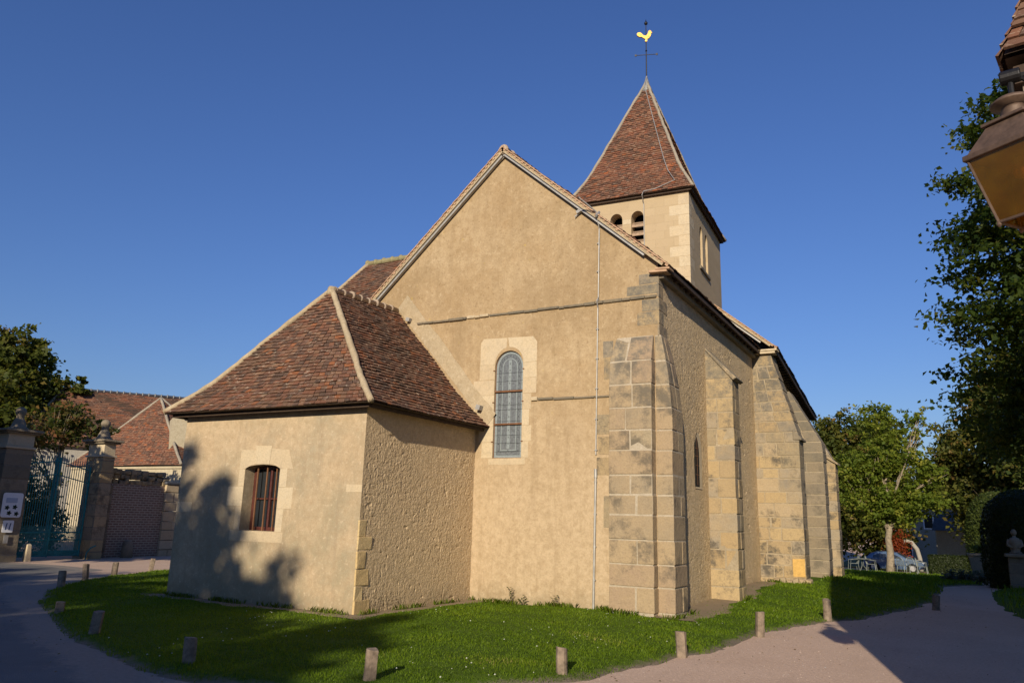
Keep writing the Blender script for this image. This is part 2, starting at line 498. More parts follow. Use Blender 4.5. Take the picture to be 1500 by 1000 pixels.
M['lead_glass_dark'] = simple('dark_leaded_glass', (.07, .08, .085), .4, 0, .5, .2, 30)
M['wood_post'] = simple('weathered_oak_post', (.24, .185, .135), .9, var=.45, sc_=9, bs=.6)
M['teal'] = simple('teal_gate_paint', (.02, .20, .215), .5, 0, .4, .3)
M['white_paint'] = simple('white_sign_enamel', (.72, .74, .78), .4, 0, .5, .05)
M['sign_dark'] = simple('dark_green_print', (.012, .03, .02), .5)
M['blue_grey'] = simple('pale_blue_print', (.38, .44, .55), .5, var=.05)
M['sign_blue'] = simple('blue_print', (.02, .06, .16), .5)
M['copper'] = simple('brown_lantern_copper', (.12, .078, .055), .6, .25, .5, .35, 14)
M['cream'] = plaster('cream_render', (.60, .50, .32), (.64, .54, .36), (.5, .41, .27), .3, .2)
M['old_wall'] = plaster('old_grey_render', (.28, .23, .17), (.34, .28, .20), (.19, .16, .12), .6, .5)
M['white_house'] = plaster('pale_house_render', (.50, .45, .36), (.55, .5, .41), (.42, .37, .3), .3, .2, k=.6)
M['slate'] = simple('grey_slate', (.075, .08, .095), .6, 0, .4, .4, 4)
M['bark'] = simple('grey_brown_bark', (.14, .105, .075), .95, var=.5, sc_=7, bs=.8)
M['bark_pale'] = simple('pale_walnut_bark', (.27, .22, .155), .95, var=.4, sc_=7, bs=.6)
M['leaf_lime'] = leaf_mat('lime_leaf', [(0, (.014, .028, .006)), (.5, (.028, .050, .009)), (.85, (.055, .075, .013)), (1, (.10, .085, .016))])
M['leaf_walnut'] = leaf_mat('walnut_leaf', [(0, (.06, .10, .012)), (.6, (.14, .175, .022)), (1, (.25, .235, .035))], .4)
M['leaf_dark'] = leaf_mat('dark_leaf', [(0, (.016, .030, .007)), (.5, (.036, .056, .011)), (.85, (.07, .078, .015)), (1, (.13, .09, .02))], .25)
M['leaf_autumn'] = leaf_mat('turning_leaf', [(0, (.025, .045, .010)), (.45, (.06, .07, .018)), (.75, (.15, .075, .03)), (1, (.2, .08, .035))], .3)
M['leaf_hedge'] = leaf_mat('shade_toned_hedge_leaf', [(0, (.010, .018, .005)), (1, (.025, .035, .009))], .15)  # leaf colour darkened to put shade on the sunlit hedge
M['leaf_olive'] = leaf_mat('olive_leaf', [(0, (.03, .045, .010)), (.5, (.07, .08, .015)), (.85, (.12, .105, .022)), (1, (.17, .10, .03))], .3)
M['leaf_yew'] = leaf_mat('yew_leaf', [(0, (.02, .035, .008)), (1, (.06, .075, .014))], .15)
M['leaf_red'] = leaf_mat('red_leaf', [(0, (.16, .03, .015)), (1, (.3, .06, .02))], .3)
M['leaf_silver'] = leaf_mat('grey_green_leaf', [(0, (.07, .08, .06)), (1, (.16, .17, .13))], .2)
M['grass_blade'] = leaf_mat('grass_blade', [(0, (.055, .10, .005)), (.5, (.105, .175, .008)), (.85, (.165, .225, .014)), (1, (.29, .26, .08))], .38)
M['clover'] = simple('white_clover', (.6, .62, .5), .8)

def ground_mats():
    m = NT('pink_gravel')
    c = m.mix(m.ramp(m.noise(.5, 5, .6), [(.35, 0), (.7, 1)]), (.56, .405, .30), (.64, .47, .355))
    v = m.node('ShaderNodeTexVoronoi', Scale=55.0)
    m.l.new(m.co, v.inputs['Vector'])
    c = m.mix(m.math('MULTIPLY', v.outputs['Color'], .45), c, (.34, .24, .175))
    c = m.mix(m.ramp(m.noise(24, 5, .75), [(.5, 0), (.70, .5)]), c, (.33, .245, .19))
    c = m.mix(m.ramp(m.noise(9, 6, .75), [(.56, 0), (.70, .45)]), c, (.66, .50, .40))
    c = m.mix(m.ramp(m.noise(1.0, 6, .7, m.mapped((2.2, .35, 1))), [(.54, 0), (.70, .4)]), c, (.38, .28, .21))
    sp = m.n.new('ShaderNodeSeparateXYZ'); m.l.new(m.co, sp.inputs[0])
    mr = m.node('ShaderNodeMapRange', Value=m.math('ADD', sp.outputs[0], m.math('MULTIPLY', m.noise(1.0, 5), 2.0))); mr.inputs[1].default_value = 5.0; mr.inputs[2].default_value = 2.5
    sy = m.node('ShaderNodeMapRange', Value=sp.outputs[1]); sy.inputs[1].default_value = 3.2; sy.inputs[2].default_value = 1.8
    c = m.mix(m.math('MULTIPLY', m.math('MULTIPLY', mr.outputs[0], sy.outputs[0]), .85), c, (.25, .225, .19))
    c = m.mix(m.ramp(m.noise(3.1, 6, .7), [(.6, 0), (.75, .35)]), c, (.33, .25, .185))
    h = m.math('ADD', m.math('MULTIPLY', v.outputs['Distance'], .7), m.noise(14, 5, .7))
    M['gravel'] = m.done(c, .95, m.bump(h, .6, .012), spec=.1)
    m = NT('worn_asphalt')
    c = m.mix(m.ramp(m.noise(.7, 5, .6), [(.35, 0), (.7, 1)]), (.155, .15, .14), (.20, .192, .18))
    v = m.node('ShaderNodeTexVoronoi', Scale=90.0)
    m.l.new(m.co, v.inputs['Vector'])
    c = m.mix(m.math('MULTIPLY', v.outputs['Color'], .5), c, (.115, .112, .108))
    c = m.mix(m.ramp(m.noise(2.5, 6, .75), [(.58, 0), (.72, .6)]), c, (.25, .22, .19))
    # grit and soil washed over the broken edge of the tarmac
    e = m.math('ADD', m.attr('edge'), m.math('ADD', m.math('MULTIPLY', m.math('SUBTRACT', m.noise(2.2, 6, .7), .5), .9), m.math('MULTIPLY', m.math('SUBTRACT', m.noise(14, 5, .75), .5), .5)))
    grit = m.mix(m.noise(17, 5, .75), (.17, .145, .12), (.36, .31, .26))
    c = m.mix(m.ramp(e, [(.0, 1), (.22, 0)]), c, grit)
    M['asphalt'] = m.done(c, .9, m.bump(m.math('ADD', v.outputs['Distance'], m.noise(20, 5, .7)), .5, .01), spec=.2)
    m = NT('lawn_soil')
    c = m.mix(m.ramp(m.noise(1.2, 5, .6), [(.35, 0), (.7, 1)]), (.055, .095, .008), (.09, .145, .012))
    c = m.mix(m.ramp(m.noise(5, 5, .7), [(.62, 0), (.75, .5)]), c, (.16, .15, .05))
    e = m.math('ADD', m.attr('edge'), m.math('MULTIPLY', m.math('SUBTRACT', m.noise(5, 6, .7), .5), .5))
    c = m.mix(m.ramp(e, [(.05, 1), (.22, 0)]), c, (.20, .16, .115))
    M['lawn'] = m.done(c, .95, m.bump(m.noise(40, 4), .8, .03), spec=.1)
    m = NT('bare_earth')
    c = m.mix(m.noise(6, 5, .7), (.20, .15, .095), (.30, .235, .155))
    M['earth'] = m.done(c, .95, m.bump(m.noise(30, 4), .6, .02), spec=.1)
    m = NT('field_grass')
    M['field'] = m.done(m.mix(m.noise(.4, 5), (.05, .08, .02), (.09, .10, .03)), .95)
    m = NT('red_brick')
    uv, _ = m.uz()
    b = m.node('ShaderNodeTexBrick', Scale=1.0)
    b.inputs['Brick Width'].default_value = .22; b.inputs['Row Height'].default_value = .085; b.inputs['Mortar Size'].default_value = .016
    b.inputs['Color1'].default_value = (.30, .18, .13, 1); b.inputs['Color2'].default_value = (.20, .13, .10, 1); b.inputs['Mortar'].default_value = (.44, .38, .31, 1)
    m.l.new(uv, b.inputs['Vector'])
    c = m.mix(m.math('MULTIPLY', m.noise(4, 4), .5), b.outputs['Color'], (.18, .15, .12))
    M['brick'] = m.done(c, .95, m.bump(b.outputs['Fac'], -.4, .01), spec=.1)
    m = NT('tower_stone_render')
    uv, _ = m.uz()
    b = m.node('ShaderNodeTexBrick', Scale=1.0)
    b.inputs['Brick Width'].default_value = .55; b.inputs['Row Height'].default_value = .24; b.inputs['Mortar Size'].default_value = .008; b.inputs['Mortar Smooth'].default_value = 1.0
    b.inputs['Color1'].default_value = (0.44, 0.344, 0.216, 1); b.inputs['Color2'].default_value = (0.4, 0.308, 0.188, 1); b.inputs['Mortar'].default_value = (0.376, 0.292, 0.18, 1)
    m.l.new(uv, b.inputs['Vector'])
    c = m.mix(m.ramp(m.noise(1.2, 5, .65), [(.4, 0), (.7, .8)]), b.outputs['Color'], (.42, .325, .21))
    c = m.mix(m.ramp(m.noise(4.5, 6, .7), [(.56, 0), (.74, .5)]), c, (.30, .23, .15))
    h = m.math('ADD', m.math('MULTIPLY', b.outputs['Fac'], -.6), m.noise(20, 5, .7))
    M['tower'] = m.done(c, .95, m.bump(h, .45, .012), spec=.1)
ground_mats()

# ------------------------------------------------------------------ ground
def sstep(a, b, x):
    t = np.clip((x-a)/(b-a), 0, 1)
    return t*t*(3-2*t)

def gz(x, y):
    """terrain: level round the church, falling away behind it"""
    x = np.asarray(x, float); y = np.asarray(y, float)
    return -np.clip((y-20)*.035, 0, 1.6)*sstep(-8, 2, x)

def structure(o):
    o['kind'] = 'structure'
    return o

def grid_sheet(name, xs, ys, zf, mat, keep=None, edge=None):
    X, Y = np.meshgrid(xs, ys)
    Z = zf(X, Y)
    nx, ny = len(xs), len(ys)
    co = np.stack([X, Y, Z], -1).reshape(-1, 3)
    ed = (edge(X, Y) if edge else np.full(X.shape, 9.0)).reshape(-1)
    i = np.arange(nx*ny).reshape(ny, nx)
    q = np.stack([i[:-1, :-1], i[:-1, 1:], i[1:, 1:], i[1:, :-1]], -1).reshape(-1, 4)
    if keep is not None:
        K = keep(X, Y)
        k = (K[:-1, :-1] | K[:-1, 1:] | K[1:, 1:] | K[1:, :-1]).reshape(-1)
        q = q[k]
        used = np.unique(q); mp = -np.ones(nx*ny, int); mp[used] = np.arange(len(used))
        co = co[used]; q = mp[q]; ed = ed[used]
    me = bpy.data.meshes.new(name)
    me.from_pydata(co.tolist(), [], q.tolist())
    me.materials.append(mat)
    at = me.attributes.new('edge', 'FLOAT', 'POINT'); at.data.foreach_set('value', ed.astype(np.float32))
    me.polygons.foreach_set('use_smooth', [True]*len(q))
    o = bpy.data.objects.new(name, me); COL.objects.link(o)
    return structure(o)

def poly_sd(X, Y, poly):
    """signed distance to polygon, positive inside"""
    P = np.array(poly, float); n = len(P)
    d = np.full(X.shape, 1e9); ins = np.zeros(X.shape, bool)
    for i in range(n):
        a, b = P[i], P[(i+1) % n]
        e = b-a
        t = np.clip(((X-a[0])*e[0]+(Y-a[1])*e[1])/(e@e+1e-12), 0, 1)
        d = np.minimum(d, np.hypot(X-a[0]-t*e[0], Y-a[1]-t*e[1]))
        c = ((a[1] > Y) != (b[1] > Y)) & (X < (b[0]-a[0])*(Y-a[1])/(b[1]-a[1]+1e-12)+a[0])
        ins ^= c
    return np.where(ins, d, -d)

def wob(X, Y):
    return .04*np.sin(X*2.1+1.3*np.sin(Y*1.7))+.03*np.sin(Y*4.1+X*1.9)+.012*np.sin(X*9.3-Y*7.1)

ax = np.concatenate([[-3000, -1500, -700, -300, -150], np.arange(-80, 81, 4), [150, 300, 700, 1500, 3000]]).astype(float)
ay = np.concatenate([[-3000, -1000, -300, -120], np.arange(-60, 121, 4), [200, 400, 1000, 3000]]).astype(float)
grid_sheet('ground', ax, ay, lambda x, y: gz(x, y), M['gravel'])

LAWN = [(-12, 14), (-11.6, 7), (-10.8, 4.7), (-9.8, 2.05), (-8.6, .42), (-7.4, -.75), (-5.8, -1.95), (-4.5, -2.65), (-3.5, -3.1), (-1.1, -4.2),
        (.9, -4.75), (2.14, -4.95), (3.3, -4.6), (4.4, -3.6), (5.28, -2.45), (5.61, -.98), (5.96, .94), (6.15, 3.3), (6.63, 5.23), (7.25, 6.5),
        (8.04, 9.4), (8.45, 12.4), (8.5, 15.5), (8.56, 18.2), (9.0, 19.6), (9.7, 20.6), (9.5, 24), (9.2, 30), (8.8, 40.5), (-2, 41), (-2, 30), (-8, 30)]

def lawn_z(X, Y):
    d = poly_sd(X, Y, LAWN)+wob(X, Y)
    m = .055*sstep(-.02, .35, d)-.03*(d < 0)
    m = m+.17*sstep(.6, 3.2, d)*sstep(5, 10, Y)*sstep(19, 15, Y)*sstep(9, 6.5, X)*sstep(2, 4, X)
    m = m+.02*np.sin(X*1.7)*np.sin(Y*1.3)*sstep(.3, 1, d)
    return gz(X, Y)+m

def seq(a, b, s): return np.arange(a, b+1e-6, s)
grid_sheet('lawn', np.concatenate([seq(-13, 10.5, .10)]), np.concatenate([seq(-5.6, 9, .10), seq(9.3, 42, .3)]), lawn_z, M['lawn'],
           keep=lambda X, Y: poly_sd(X, Y, LAWN) > -.35, edge=lambda X, Y: poly_sd(X, Y, LAWN)+wob(X, Y))

ASPH = [(-60, -30), (-60, 3), (-20, 2.2), (-14.2, 3.2), (-12.3, 3.1), (-11.0, 1.0), (-9.4, -.5), (-7.5, -1.65), (-5.95, -2.2), (-4.05, -3.05), (-1.9, -4.2), (.1, -4.95), (1.6, -5.6), (3.2, -6.6), (4.2, -9), (4.2, -30)]
def asph_z(X, Y):
    d = poly_sd(X, Y, ASPH)+.5
    return .006*np.clip(d/.2, -1, 1)
grid_sheet('road', np.concatenate([[-60, -45, -30, -24], seq(-20, 5, .2)]), np.concatenate([[-30, -25, -20, -15], seq(-12, 4, .2)]), asph_z, M['asphalt'],
           keep=lambda X, Y: poly_sd(X, Y, ASPH) > -.75, edge=lambda X, Y: poly_sd(X, Y, ASPH))

VERGE = [(9.95, 9.5), (9.75, 13), (9.7, 15.5), (9.9, 18), (10.4, 20.5), (11.5, 23.5), (11.5, 34), (30, 34), (30, 6), (11.2, 6)]
def verge_z(X, Y):
    d = poly_sd(X, Y, VERGE)+wob(X, Y)
    return gz(X, Y)+.07*sstep(-.02, .35, d)-.03*(d < 0)+.25*sstep(10, 12, X)*sstep(12, 16, Y)
grid_sheet('grass_verge', seq(9, 30, .3), seq(5.5, 34.5, .3), verge_z, M['lawn'], keep=lambda X, Y: poly_sd(X, Y, VERGE) > -.35)
PATCH = [(-26, 1.5), (-26, 4.2), (-18.9, 5.0), (-18.55, 4.7), (-18.75, 3.6)]
grid_sheet('grass_patch', seq(-26.5, -18, .15), seq(1, 5.6, .15), lambda X, Y: .05*sstep(-.02, .2, poly_sd(X, Y, PATCH)+wob(X, Y))-.02*(poly_sd(X, Y, PATCH)+wob(X, Y) < 0), M['lawn'], keep=lambda X, Y: poly_sd(X, Y, PATCH) > -.3)
FIELD = [(-400, 60), (400, 60), (400, 900), (-400, 900)]
grid_sheet('meadow', np.array([-900., -300, -100, -40, -20, -8, 0, 8, 40, 100, 300, 900]), np.array([58., 64, 70, 100, 200, 500, 2500]), lambda X, Y: gz(X, Y)+.02, M['field'])
# bare strip along the foot of the walls
grid_sheet('earth_strip', seq(4.0, 5.4, .1), seq(3.4, 12.4, .1), lambda X, Y: lawn_z(X, Y)+.014-.06*sstep(4.75, 5.0, X+.12*np.sin(Y*2.1)+.06*np.sin(Y*7)+.03*(Y-7)), M['earth'])
grid_sheet('earth_strip', seq(-.1, .9, .08), seq(-.4, 3.6, .08), lambda X, Y: lawn_z(X, Y)+.014-.06*sstep(.3, .5, X+.07*np.sin(Y*3.1)), M['earth'])
grid_sheet('earth_strip', seq(-5.2, .3, .08), seq(-.6, .1, .06), lambda X, Y: lawn_z(X, Y)+.014-.06*sstep(.28, .40, -Y+.06*np.sin(X*3.1)+.05*np.sin(X*8)), M['earth'])

def np_mesh(name, co, quads, rnd, mat, parent=None, kind=None):
    me = bpy.data.meshes.new(name)
    k = quads.shape[1]
    me.vertices.add(len(co)); me.vertices.foreach_set('co', co.astype(np.float32).ravel())
    me.loops.add(quads.size); me.loops.foreach_set('vertex_index', quads.astype(np.int32).ravel())
    me.polygons.add(len(quads))
    me.polygons.foreach_set('loop_start', np.arange(0, quads.size, k, dtype=np.int32))
    at = me.attributes.new('rnd', 'FLOAT', 'FACE')
    at.data.foreach_set('value', rnd.astype(np.float32))
    me.materials.append(mat)
    me.update(calc_edges=True)
    o = bpy.data.objects.new(name, me); COL.objects.link(o)
    if parent:
        o.parent = parent; ORG[o.name] = ORG.get(parent.name, V((0, 0, 0)))
    if kind: o['kind'] = kind
    return o

CAMXY = np.array([8.95, -10.72])
def church_foot(X, Y):
    m = ((X > -4.75) & (X < 0) & (Y > 0) & (Y < 3.8)) | ((X > -3.1) & (X < 4.18) & (Y > 3.68) & (Y < 13)) | ((X > 3.2) & (X < 4.42) & (Y > 3.4) & (Y < 4.45))
    m |= ((X > 4) & (X < 4.8) & (Y > 7) & (Y < 7.7)) | ((X > 4) & (X < 5.38) & (Y > 12.1) & (Y < 28)) | ((X > -9) & (X < -3) & (Y > 4.4) & (Y < 12))
    bare = ((X > 4.1) & (X < 4.75) & (Y > 4.4) & (Y < 12.2)) | ((X > 0) & (X < .32) & (Y > -.2) & (Y < 3.7)) | ((X > -4.9) & (X < .2) & (Y > -.24) & (Y < .1))
    rnd_ = np.random.RandomState(5).rand(*X.shape)
    return m | (bare & (rnd_ < .93))

def grass(name, xr, yr, n, zf, polyg, seed, hmin=.018, hmax=.042, wd=.004):
    rs = np.random.RandomState(seed)
    X = rs.uniform(*xr, n); Y = rs.uniform(*yr, n)
    D = np.hypot(X-CAMXY[0], Y-CAMXY[1])
    d = poly_sd(X, Y, polyg)+wob(X, Y)
    bare_ = np.sin(X*5.3+np.sin(Y*3.1)*2)*np.sin(Y*4.7+X*2.2)
    p = np.clip((9.5/D)**1.6, .05, 1)*np.clip((d+.16*bare_)/.30, .06, 1)*np.clip(1.25-.45*(bare_*np.sin(X*1.7-Y*1.1) > .35), .3, 1)
    k = (rs.rand(n) < p) & (d > .02) & ~church_foot(X, Y)
    X, Y, D, d = X[k], Y[k], D[k], d[k]
    m = len(X)
    Z = zf(X, Y)
    clump = .5+.5*np.sin(X*2.3+2*np.sin(Y*1.7))*np.sin(Y*2.9+X)
    h = rs.uniform(hmin, hmax, m)*(.75+.5*clump)*(1+.5*np.exp(-d/.18))*np.clip(D/14, 1, 1.3)
    wdt = wd*np.clip(D/9, 1, 3.5)*rs.uniform(.7, 1.4, m)
    a = rs.uniform(0, 2*PI, m); l = rs.uniform(.1, .9, m)*h
    b = rs.uniform(0, 2*PI, m)
    base = np.stack([X, Y, Z-.01], -1)
    s = np.stack([np.cos(a)*wdt, np.sin(a)*wdt, 0*a], -1)
    mid = base+np.stack([np.cos(b)*l*.35, np.sin(b)*l*.35, h*.62], -1)
    tip = base+np.stack([np.cos(b)*l, np.sin(b)*l, h], -1)
    co = np.stack([base-s, base+s, mid+s*.7, tip, mid-s*.7], 1)
    idx = np.arange(m)[:, None]*5
    dry = np.clip(np.sin(X*.9+2*np.sin(Y*.7))*np.sin(Y*1.3-X*.5)+.3*np.sin(X*3.3+Y*2.1)-.25, 0, 1)
    r = np.clip(.30*rs.rand(m)+.38*clump+.3*rs.rand(m)**3+.45*dry*rs.rand(m), 0, 1)
    o = np_mesh(name, co.reshape(-1, 3), idx+np.arange(5)[None], r, M['grass_blade'], kind='stuff')
    return o
grass('grass', (-12, 9), (-5.2, 14), 800000, lawn_z, LAWN, 1)
grass('grass', (2, 10), (14, 41), 130000, lawn_z, LAWN, 2, .05, .10, .006)
grass('grass', (9, 20), (8, 34), 50000, verge_z, VERGE, 3, .05, .12, .006)
grass('grass', (-26, -18.3), (1.5, 5.2), 14000, lambda X, Y: np.full_like(X, .04), PATCH, 4, .08, .16, .01)

def tufts():
    rs = np.random.RandomState(31)
    segs = [((-4.8, -.12), (.1, -.12), 900), ((.14, 0), (.14, 3.6), 500), ((.2, 3.58), (3.2, 3.58), 900), ((3.15, 3.36), (4.5, 3.36), 400), ((4.5, 3.5), (4.5, 4.5), 160), ((4.85, 7.0), (4.85, 7.7), 160), ((4.4, 12.0), (5.5, 12.0), 260)]
    P = []
    for a, b, n in segs:
        a, b = np.array(a), np.array(b); t = rs.rand(n)
        t = t[np.sin(t*np.linalg.norm(b-a)*5+rs.rand()*6)+rs.rand(n) > .25]
        P.append(a+(b-a)*t[:, None]+rs.normal(size=(len(t), 2))*.035)
    P = np.concatenate(P); m = len(P)
    X, Y = P[:, 0], P[:, 1]; Z = lawn_z(X, Y)
    h = rs.uniform(.04, .13, m); a = rs.uniform(0, 6.28, m); l = h*rs.uniform(.1, .7, m); w_ = rs.uniform(.004, .008, m)
    base = np.stack([X, Y, Z-.01], -1); sd = np.stack([np.cos(a+1.57)*w_, np.sin(a+1.57)*w_, 0*a], -1)
    tip = base+np.stack([np.cos(a)*l, np.sin(a)*l, h], -1); mid = base+np.stack([np.cos(a)*l*.3, np.sin(a)*l*.3, h*.6], -1)
    co = np.stack([base-sd, base+sd, mid+sd*.7, tip, mid-sd*.7], 1).reshape(-1, 3)
    np_mesh('grass_tufts', co, np.arange(m)[:, None]*5+np.arange(5)[None], rs.rand(m), M['grass_blade'], kind='stuff')
tufts()

def clover():
    rs = np.random.RandomState(11); n = 3000
    X = rs.uniform(-2, 8, n); Y = rs.uniform(-4.5, 9, n)
    k = (poly_sd(X, Y, LAWN) > .15) & ~church_foot(X, Y) & (np.sin(X*1.1+Y)*np.sin(Y*.9-X*.4)+rs.rand(n) > .75)
    X, Y = X[k][:100], Y[k][:100]
    Z = lawn_z(X, Y)+.04
    mb = MB()
    for x, y, z in zip(X, Y, Z):
        r = random.uniform(.004, .009)
        mb.add([(x-r, y-r, z), (x+r, y-r, z), (x+r, y+r, z), (x-r, y+r, z), (x, y, z+r*1.2), (x, y, z-r)], [(0, 1, 4), (1, 2, 4), (2, 3, 4), (3, 0, 4), (1, 0, 5), (2, 1, 5), (3, 2, 5), (0, 3, 5)], random.random())
    o = mb.build('clover_flowers', M['clover']); o['kind'] = 'stuff'
clover()

def litter():
    rs = np.random.RandomState(23); n = 5200
    X = rs.uniform(-8, 13, n); Y = rs.uniform(-8, 20, n)
    dl = poly_sd(X, Y, LAWN)
    on = (dl < -.05) & (rs.rand(n) < np.clip(np.exp(dl/.6)+.12, 0, 1))
    X, Y = X[on], Y[on]; m = len(X)
    a = rs.uniform(0, 6.28, m); L_ = rs.uniform(.008, .022, m)
    Z = gz(X, Y)+.012
    t = np.stack([np.cos(a)*L_, np.sin(a)*L_, rs.uniform(-.003, .006, m)], -1); b = np.stack([-np.sin(a)*L_*.55, np.cos(a)*L_*.55, rs.uniform(.0, .006, m)], -1)
    P = np.stack([X, Y, Z], -1)
    co = np.stack([P-t, P+b, P+t, P-b], 1).reshape(-1, 3)
    np_mesh('fallen_leaves', co, np.arange(m)[:, None]*4+np.arange(4)[None], rs.rand(m), M['dry_leaf'], kind='stuff')
M['dry_leaf'] = leaf_mat('dry_leaf', [(0, (.10, .06, .03)), (.5, (.2, .13, .06)), (.8, (.14, .13, .05)), (1, (.3, .2, .1))], .1)
litter()
def pebbles():
    rs = np.random.RandomState(41); n = 26000
    X = rs.uniform(1.5, 11.5, n); Y = rs.uniform(-7.5, 9, n)
    dl = poly_sd(X, Y, LAWN)
    pt = .5+.5*np.sin(X*1.9+np.sin(Y*1.3)*2)*np.sin(Y*1.5-X*.6)
    k = (dl < .08) & (rs.rand(n) < .25+.5*pt+.5*np.exp(dl/.25))
    X, Y = X[k], Y[k]; m = len(X)
    r = rs.uniform(.004, .011, m)*(1+.8*(rs.rand(m) > .96)); a = rs.uniform(0, 6.28, m); e = rs.uniform(.6, 1, m)
    P = np.stack([X, Y, gz(X, Y)-.001], -1)
    co = [P+np.stack([np.cos(a+q)*r*(e if j % 2 else 1), np.sin(a+q)*r*(e if j % 2 else 1), 0*a], -1) for j, q in enumerate((0, 1.57, 3.14, 4.71))]
    co.append(P+np.stack([r*.2*np.cos(a), r*.2*np.sin(a), r*.75], -1))
    co = np.stack(co, 1).reshape(-1, 3)
    tri = np.array([(0, 1, 4), (1, 2, 4), (2, 3, 4), (3, 0, 4)])
    q = (np.arange(m)[:, None, None]*5+tri[None]).reshape(-1, 3)
    np_mesh('gravel_stones', co, q, np.repeat(rs.rand(m), 4), M['pebble'], kind='stuff')
pm = NT('gravel_stone')
M['pebble'] = pm.done(pm.ramp(pm.attr(), [(0, (.26, .19, .14)), (.4, (.48, .36, .27)), (.75, (.62, .50, .40)), (1, (.36, .33, .30))]), .9)
pebbles()

# ------------------------------------------------------------------ the church
church = thing('church', 'ochre rendered stone village church with brown tiled roofs and a pyramid-capped bell tower', 'church')
Wa, H1, Da, Wg, H2 = 4.744, 3.482, 3.684, 4.169, 6.66
XA, ZA = .53, 10.0           # gable apex
NW = -3.1                    # north wall of the choir

def arc(cx, cz, rx, rz, a0, a1, n):
    return [(cx+rx*math.cos(a0+(a1-a0)*i/n), cz+rz*math.sin(a0+(a1-a0)*i/n)) for i in range(n+1)]

# --- sacristy
mb = MB()
win = [(-2.905, 1.36), (-1.99, 1.36), (-1.99, 2.50)]+arc(-2.4475, 2.50, .4575, .085, 0, PI, 8)[1:-1]+[(-2.905, 2.50)]
panel(mb, (0, 0, 0), (1, 0, 0), (0, 0, 1), [(-Wa, -.4), (0, -.4), (0, 3.62), (-Wa, 3.62)], [win], .30)
panel(mb, (-Wa, Da, 0), (0, -1, 0), (0, 0, 1), [(0, -.4), (Da, -.4), (Da, 3.62), (0, 3.62)])
mb.build('sacristy_wall', M['annex'], church)
# rough plastered side wall: really uneven surface
nx, nz = 150, 150
rs = np.random.RandomState(3)
def vnoise(U, W, f, sd):
    r_ = np.random.RandomState(sd); G = r_.rand(256, 256)
    u = U*f; v_ = W*f
    i = np.floor(u).astype(int); j = np.floor(v_).astype(int)
    a = u-i; b = v_-j; a = a*a*(3-2*a); b = b*b*(3-2*b)
    g = lambda p, q: G[p % 256, q % 256]
    return (g(i, j)*(1-a)+g(i+1, j)*a)*(1-b)+(g(i, j+1)*(1-a)+g(i+1, j+1)*a)*b
def rough_wall(name, x, y0, y1, z0, z1, ny, nz, amp, mat, hole=None, sd=0, edge=.12):
    U, W = np.meshgrid(np.linspace(y0, y1, ny), np.linspace(z0, z1, nz))
    wx = U+.05*vnoise(U, W, 6, sd+9); wz = W+.05*vnoise(U, W, 6, sd+8)
    mod = .35+1.0*vnoise(U, W, 1.7, sd+5)*vnoise(U, W, .9, sd+6)*2
    fine = vnoise(wx, wz, 9, sd+2)*.22+np.abs(vnoise(wx, wz*.8, 19, sd+3)-.5)*.75+np.abs(vnoise(wz, wx*1.2, 31, sd+4)-.5)*.8+vnoise(wx, wz, 57, sd+7)*.35
    pits = np.clip(vnoise(wx, wz, 13, sd+11)-.80, 0, 1)*vnoise(wx, wz, 2.2, sd+12)*9
    d = (vnoise(wx, wz, 1.3, sd+1)*.9-.45+(fine-.7)*mod-pits)*amp*np.clip((U-y0)/edge, 0, 1)
    co = np.stack([x+d, U, W], -1).reshape(-1, 3)
    i = np.arange(ny*nz).reshape(nz, ny)
    q = np.stack([i[:-1, :-1], i[:-1, 1:], i[1:, 1:], i[1:, :-1]], -1).reshape(-1, 4)
    if hole is not None:
        c = co[q].mean(1)
        q = q[~hole(c[:, 1], c[:, 2])]
    o = np_mesh(name, co, q, np.full(len(q), .5), mat, church)
    o.data.polygons.foreach_set('use_smooth', [True]*len(q))
    return o
rough_wall('sacristy_side_wall', 0, 0, Da, -.3, 3.62, 400, 400, .014, M['annex_side'])

# pale stones of the sacristy: corner and window
mb = MB()
t = .004
def pst(x0, x1, z0, z1, tk=.004):
    j = lambda: random.uniform(-.006, .006)
    mb.hexa([(x0+j(), -tk, z0+j()), (x1+j(), -tk, z0+j()), (x1+j(), .02, z0), (x0+j(), .02, z0),
             (x0+j(), -tk, z1+j()), (x1+j(), -tk, z1+j()), (x1+j(), .02, z1), (x0+j(), .02, z1)], random.random())
pst(-3.06, -2.913, 1.36, 1.80); pst(-3.33, -2.913, 1.81, 2.17); pst(-3.06, -2.913, 2.18, 2.50)
pst(-1.982, -1.82, 1.36, 1.77); pst(-1.982, -1.62, 1.78, 2.16); pst(-1.982, -1.80, 2.17, 2.50)
pst(-3.16, -1.78, 1.16, 1.352)
mb.prism([(-3.06, -.004, 2.51), (-2.92, -.004, 2.51), (-2.75, -.004, 2.58), (-2.66, -.004, 2.595), (-2.66, -.004, 2.86), (-3.05, -.004, 2.88)], (0, .024, 0), .1)
mb.prism([(-2.65, -.006, 2.595), (-2.28, -.006, 2.595), (-2.25, -.006, 2.93), (-2.67, -.006, 2.95)], (0, .026, 0), .6)
mb.prism([(-2.27, -.004, 2.595), (-2.15, -.004, 2.58), (-1.98, -.004, 2.51), (-1.66, -.004, 2.50), (-1.79, -.004, 2.86), (-2.24, -.004, 2.88)], (0, .024, 0), .3)
mb.build('sacristy_window_surround', M['pale'], church, bevel=.004)
mb = MB()
pst(-4.76, -4.32, 1.66, 1.86); pst(-.36, .004, 2.08, 2.22)
pst(-4.755, -4.45, 2.9, 3.1, .003)
mb.each('corner_stone', M['pale'], church, bevel=.008)
mb = MB()
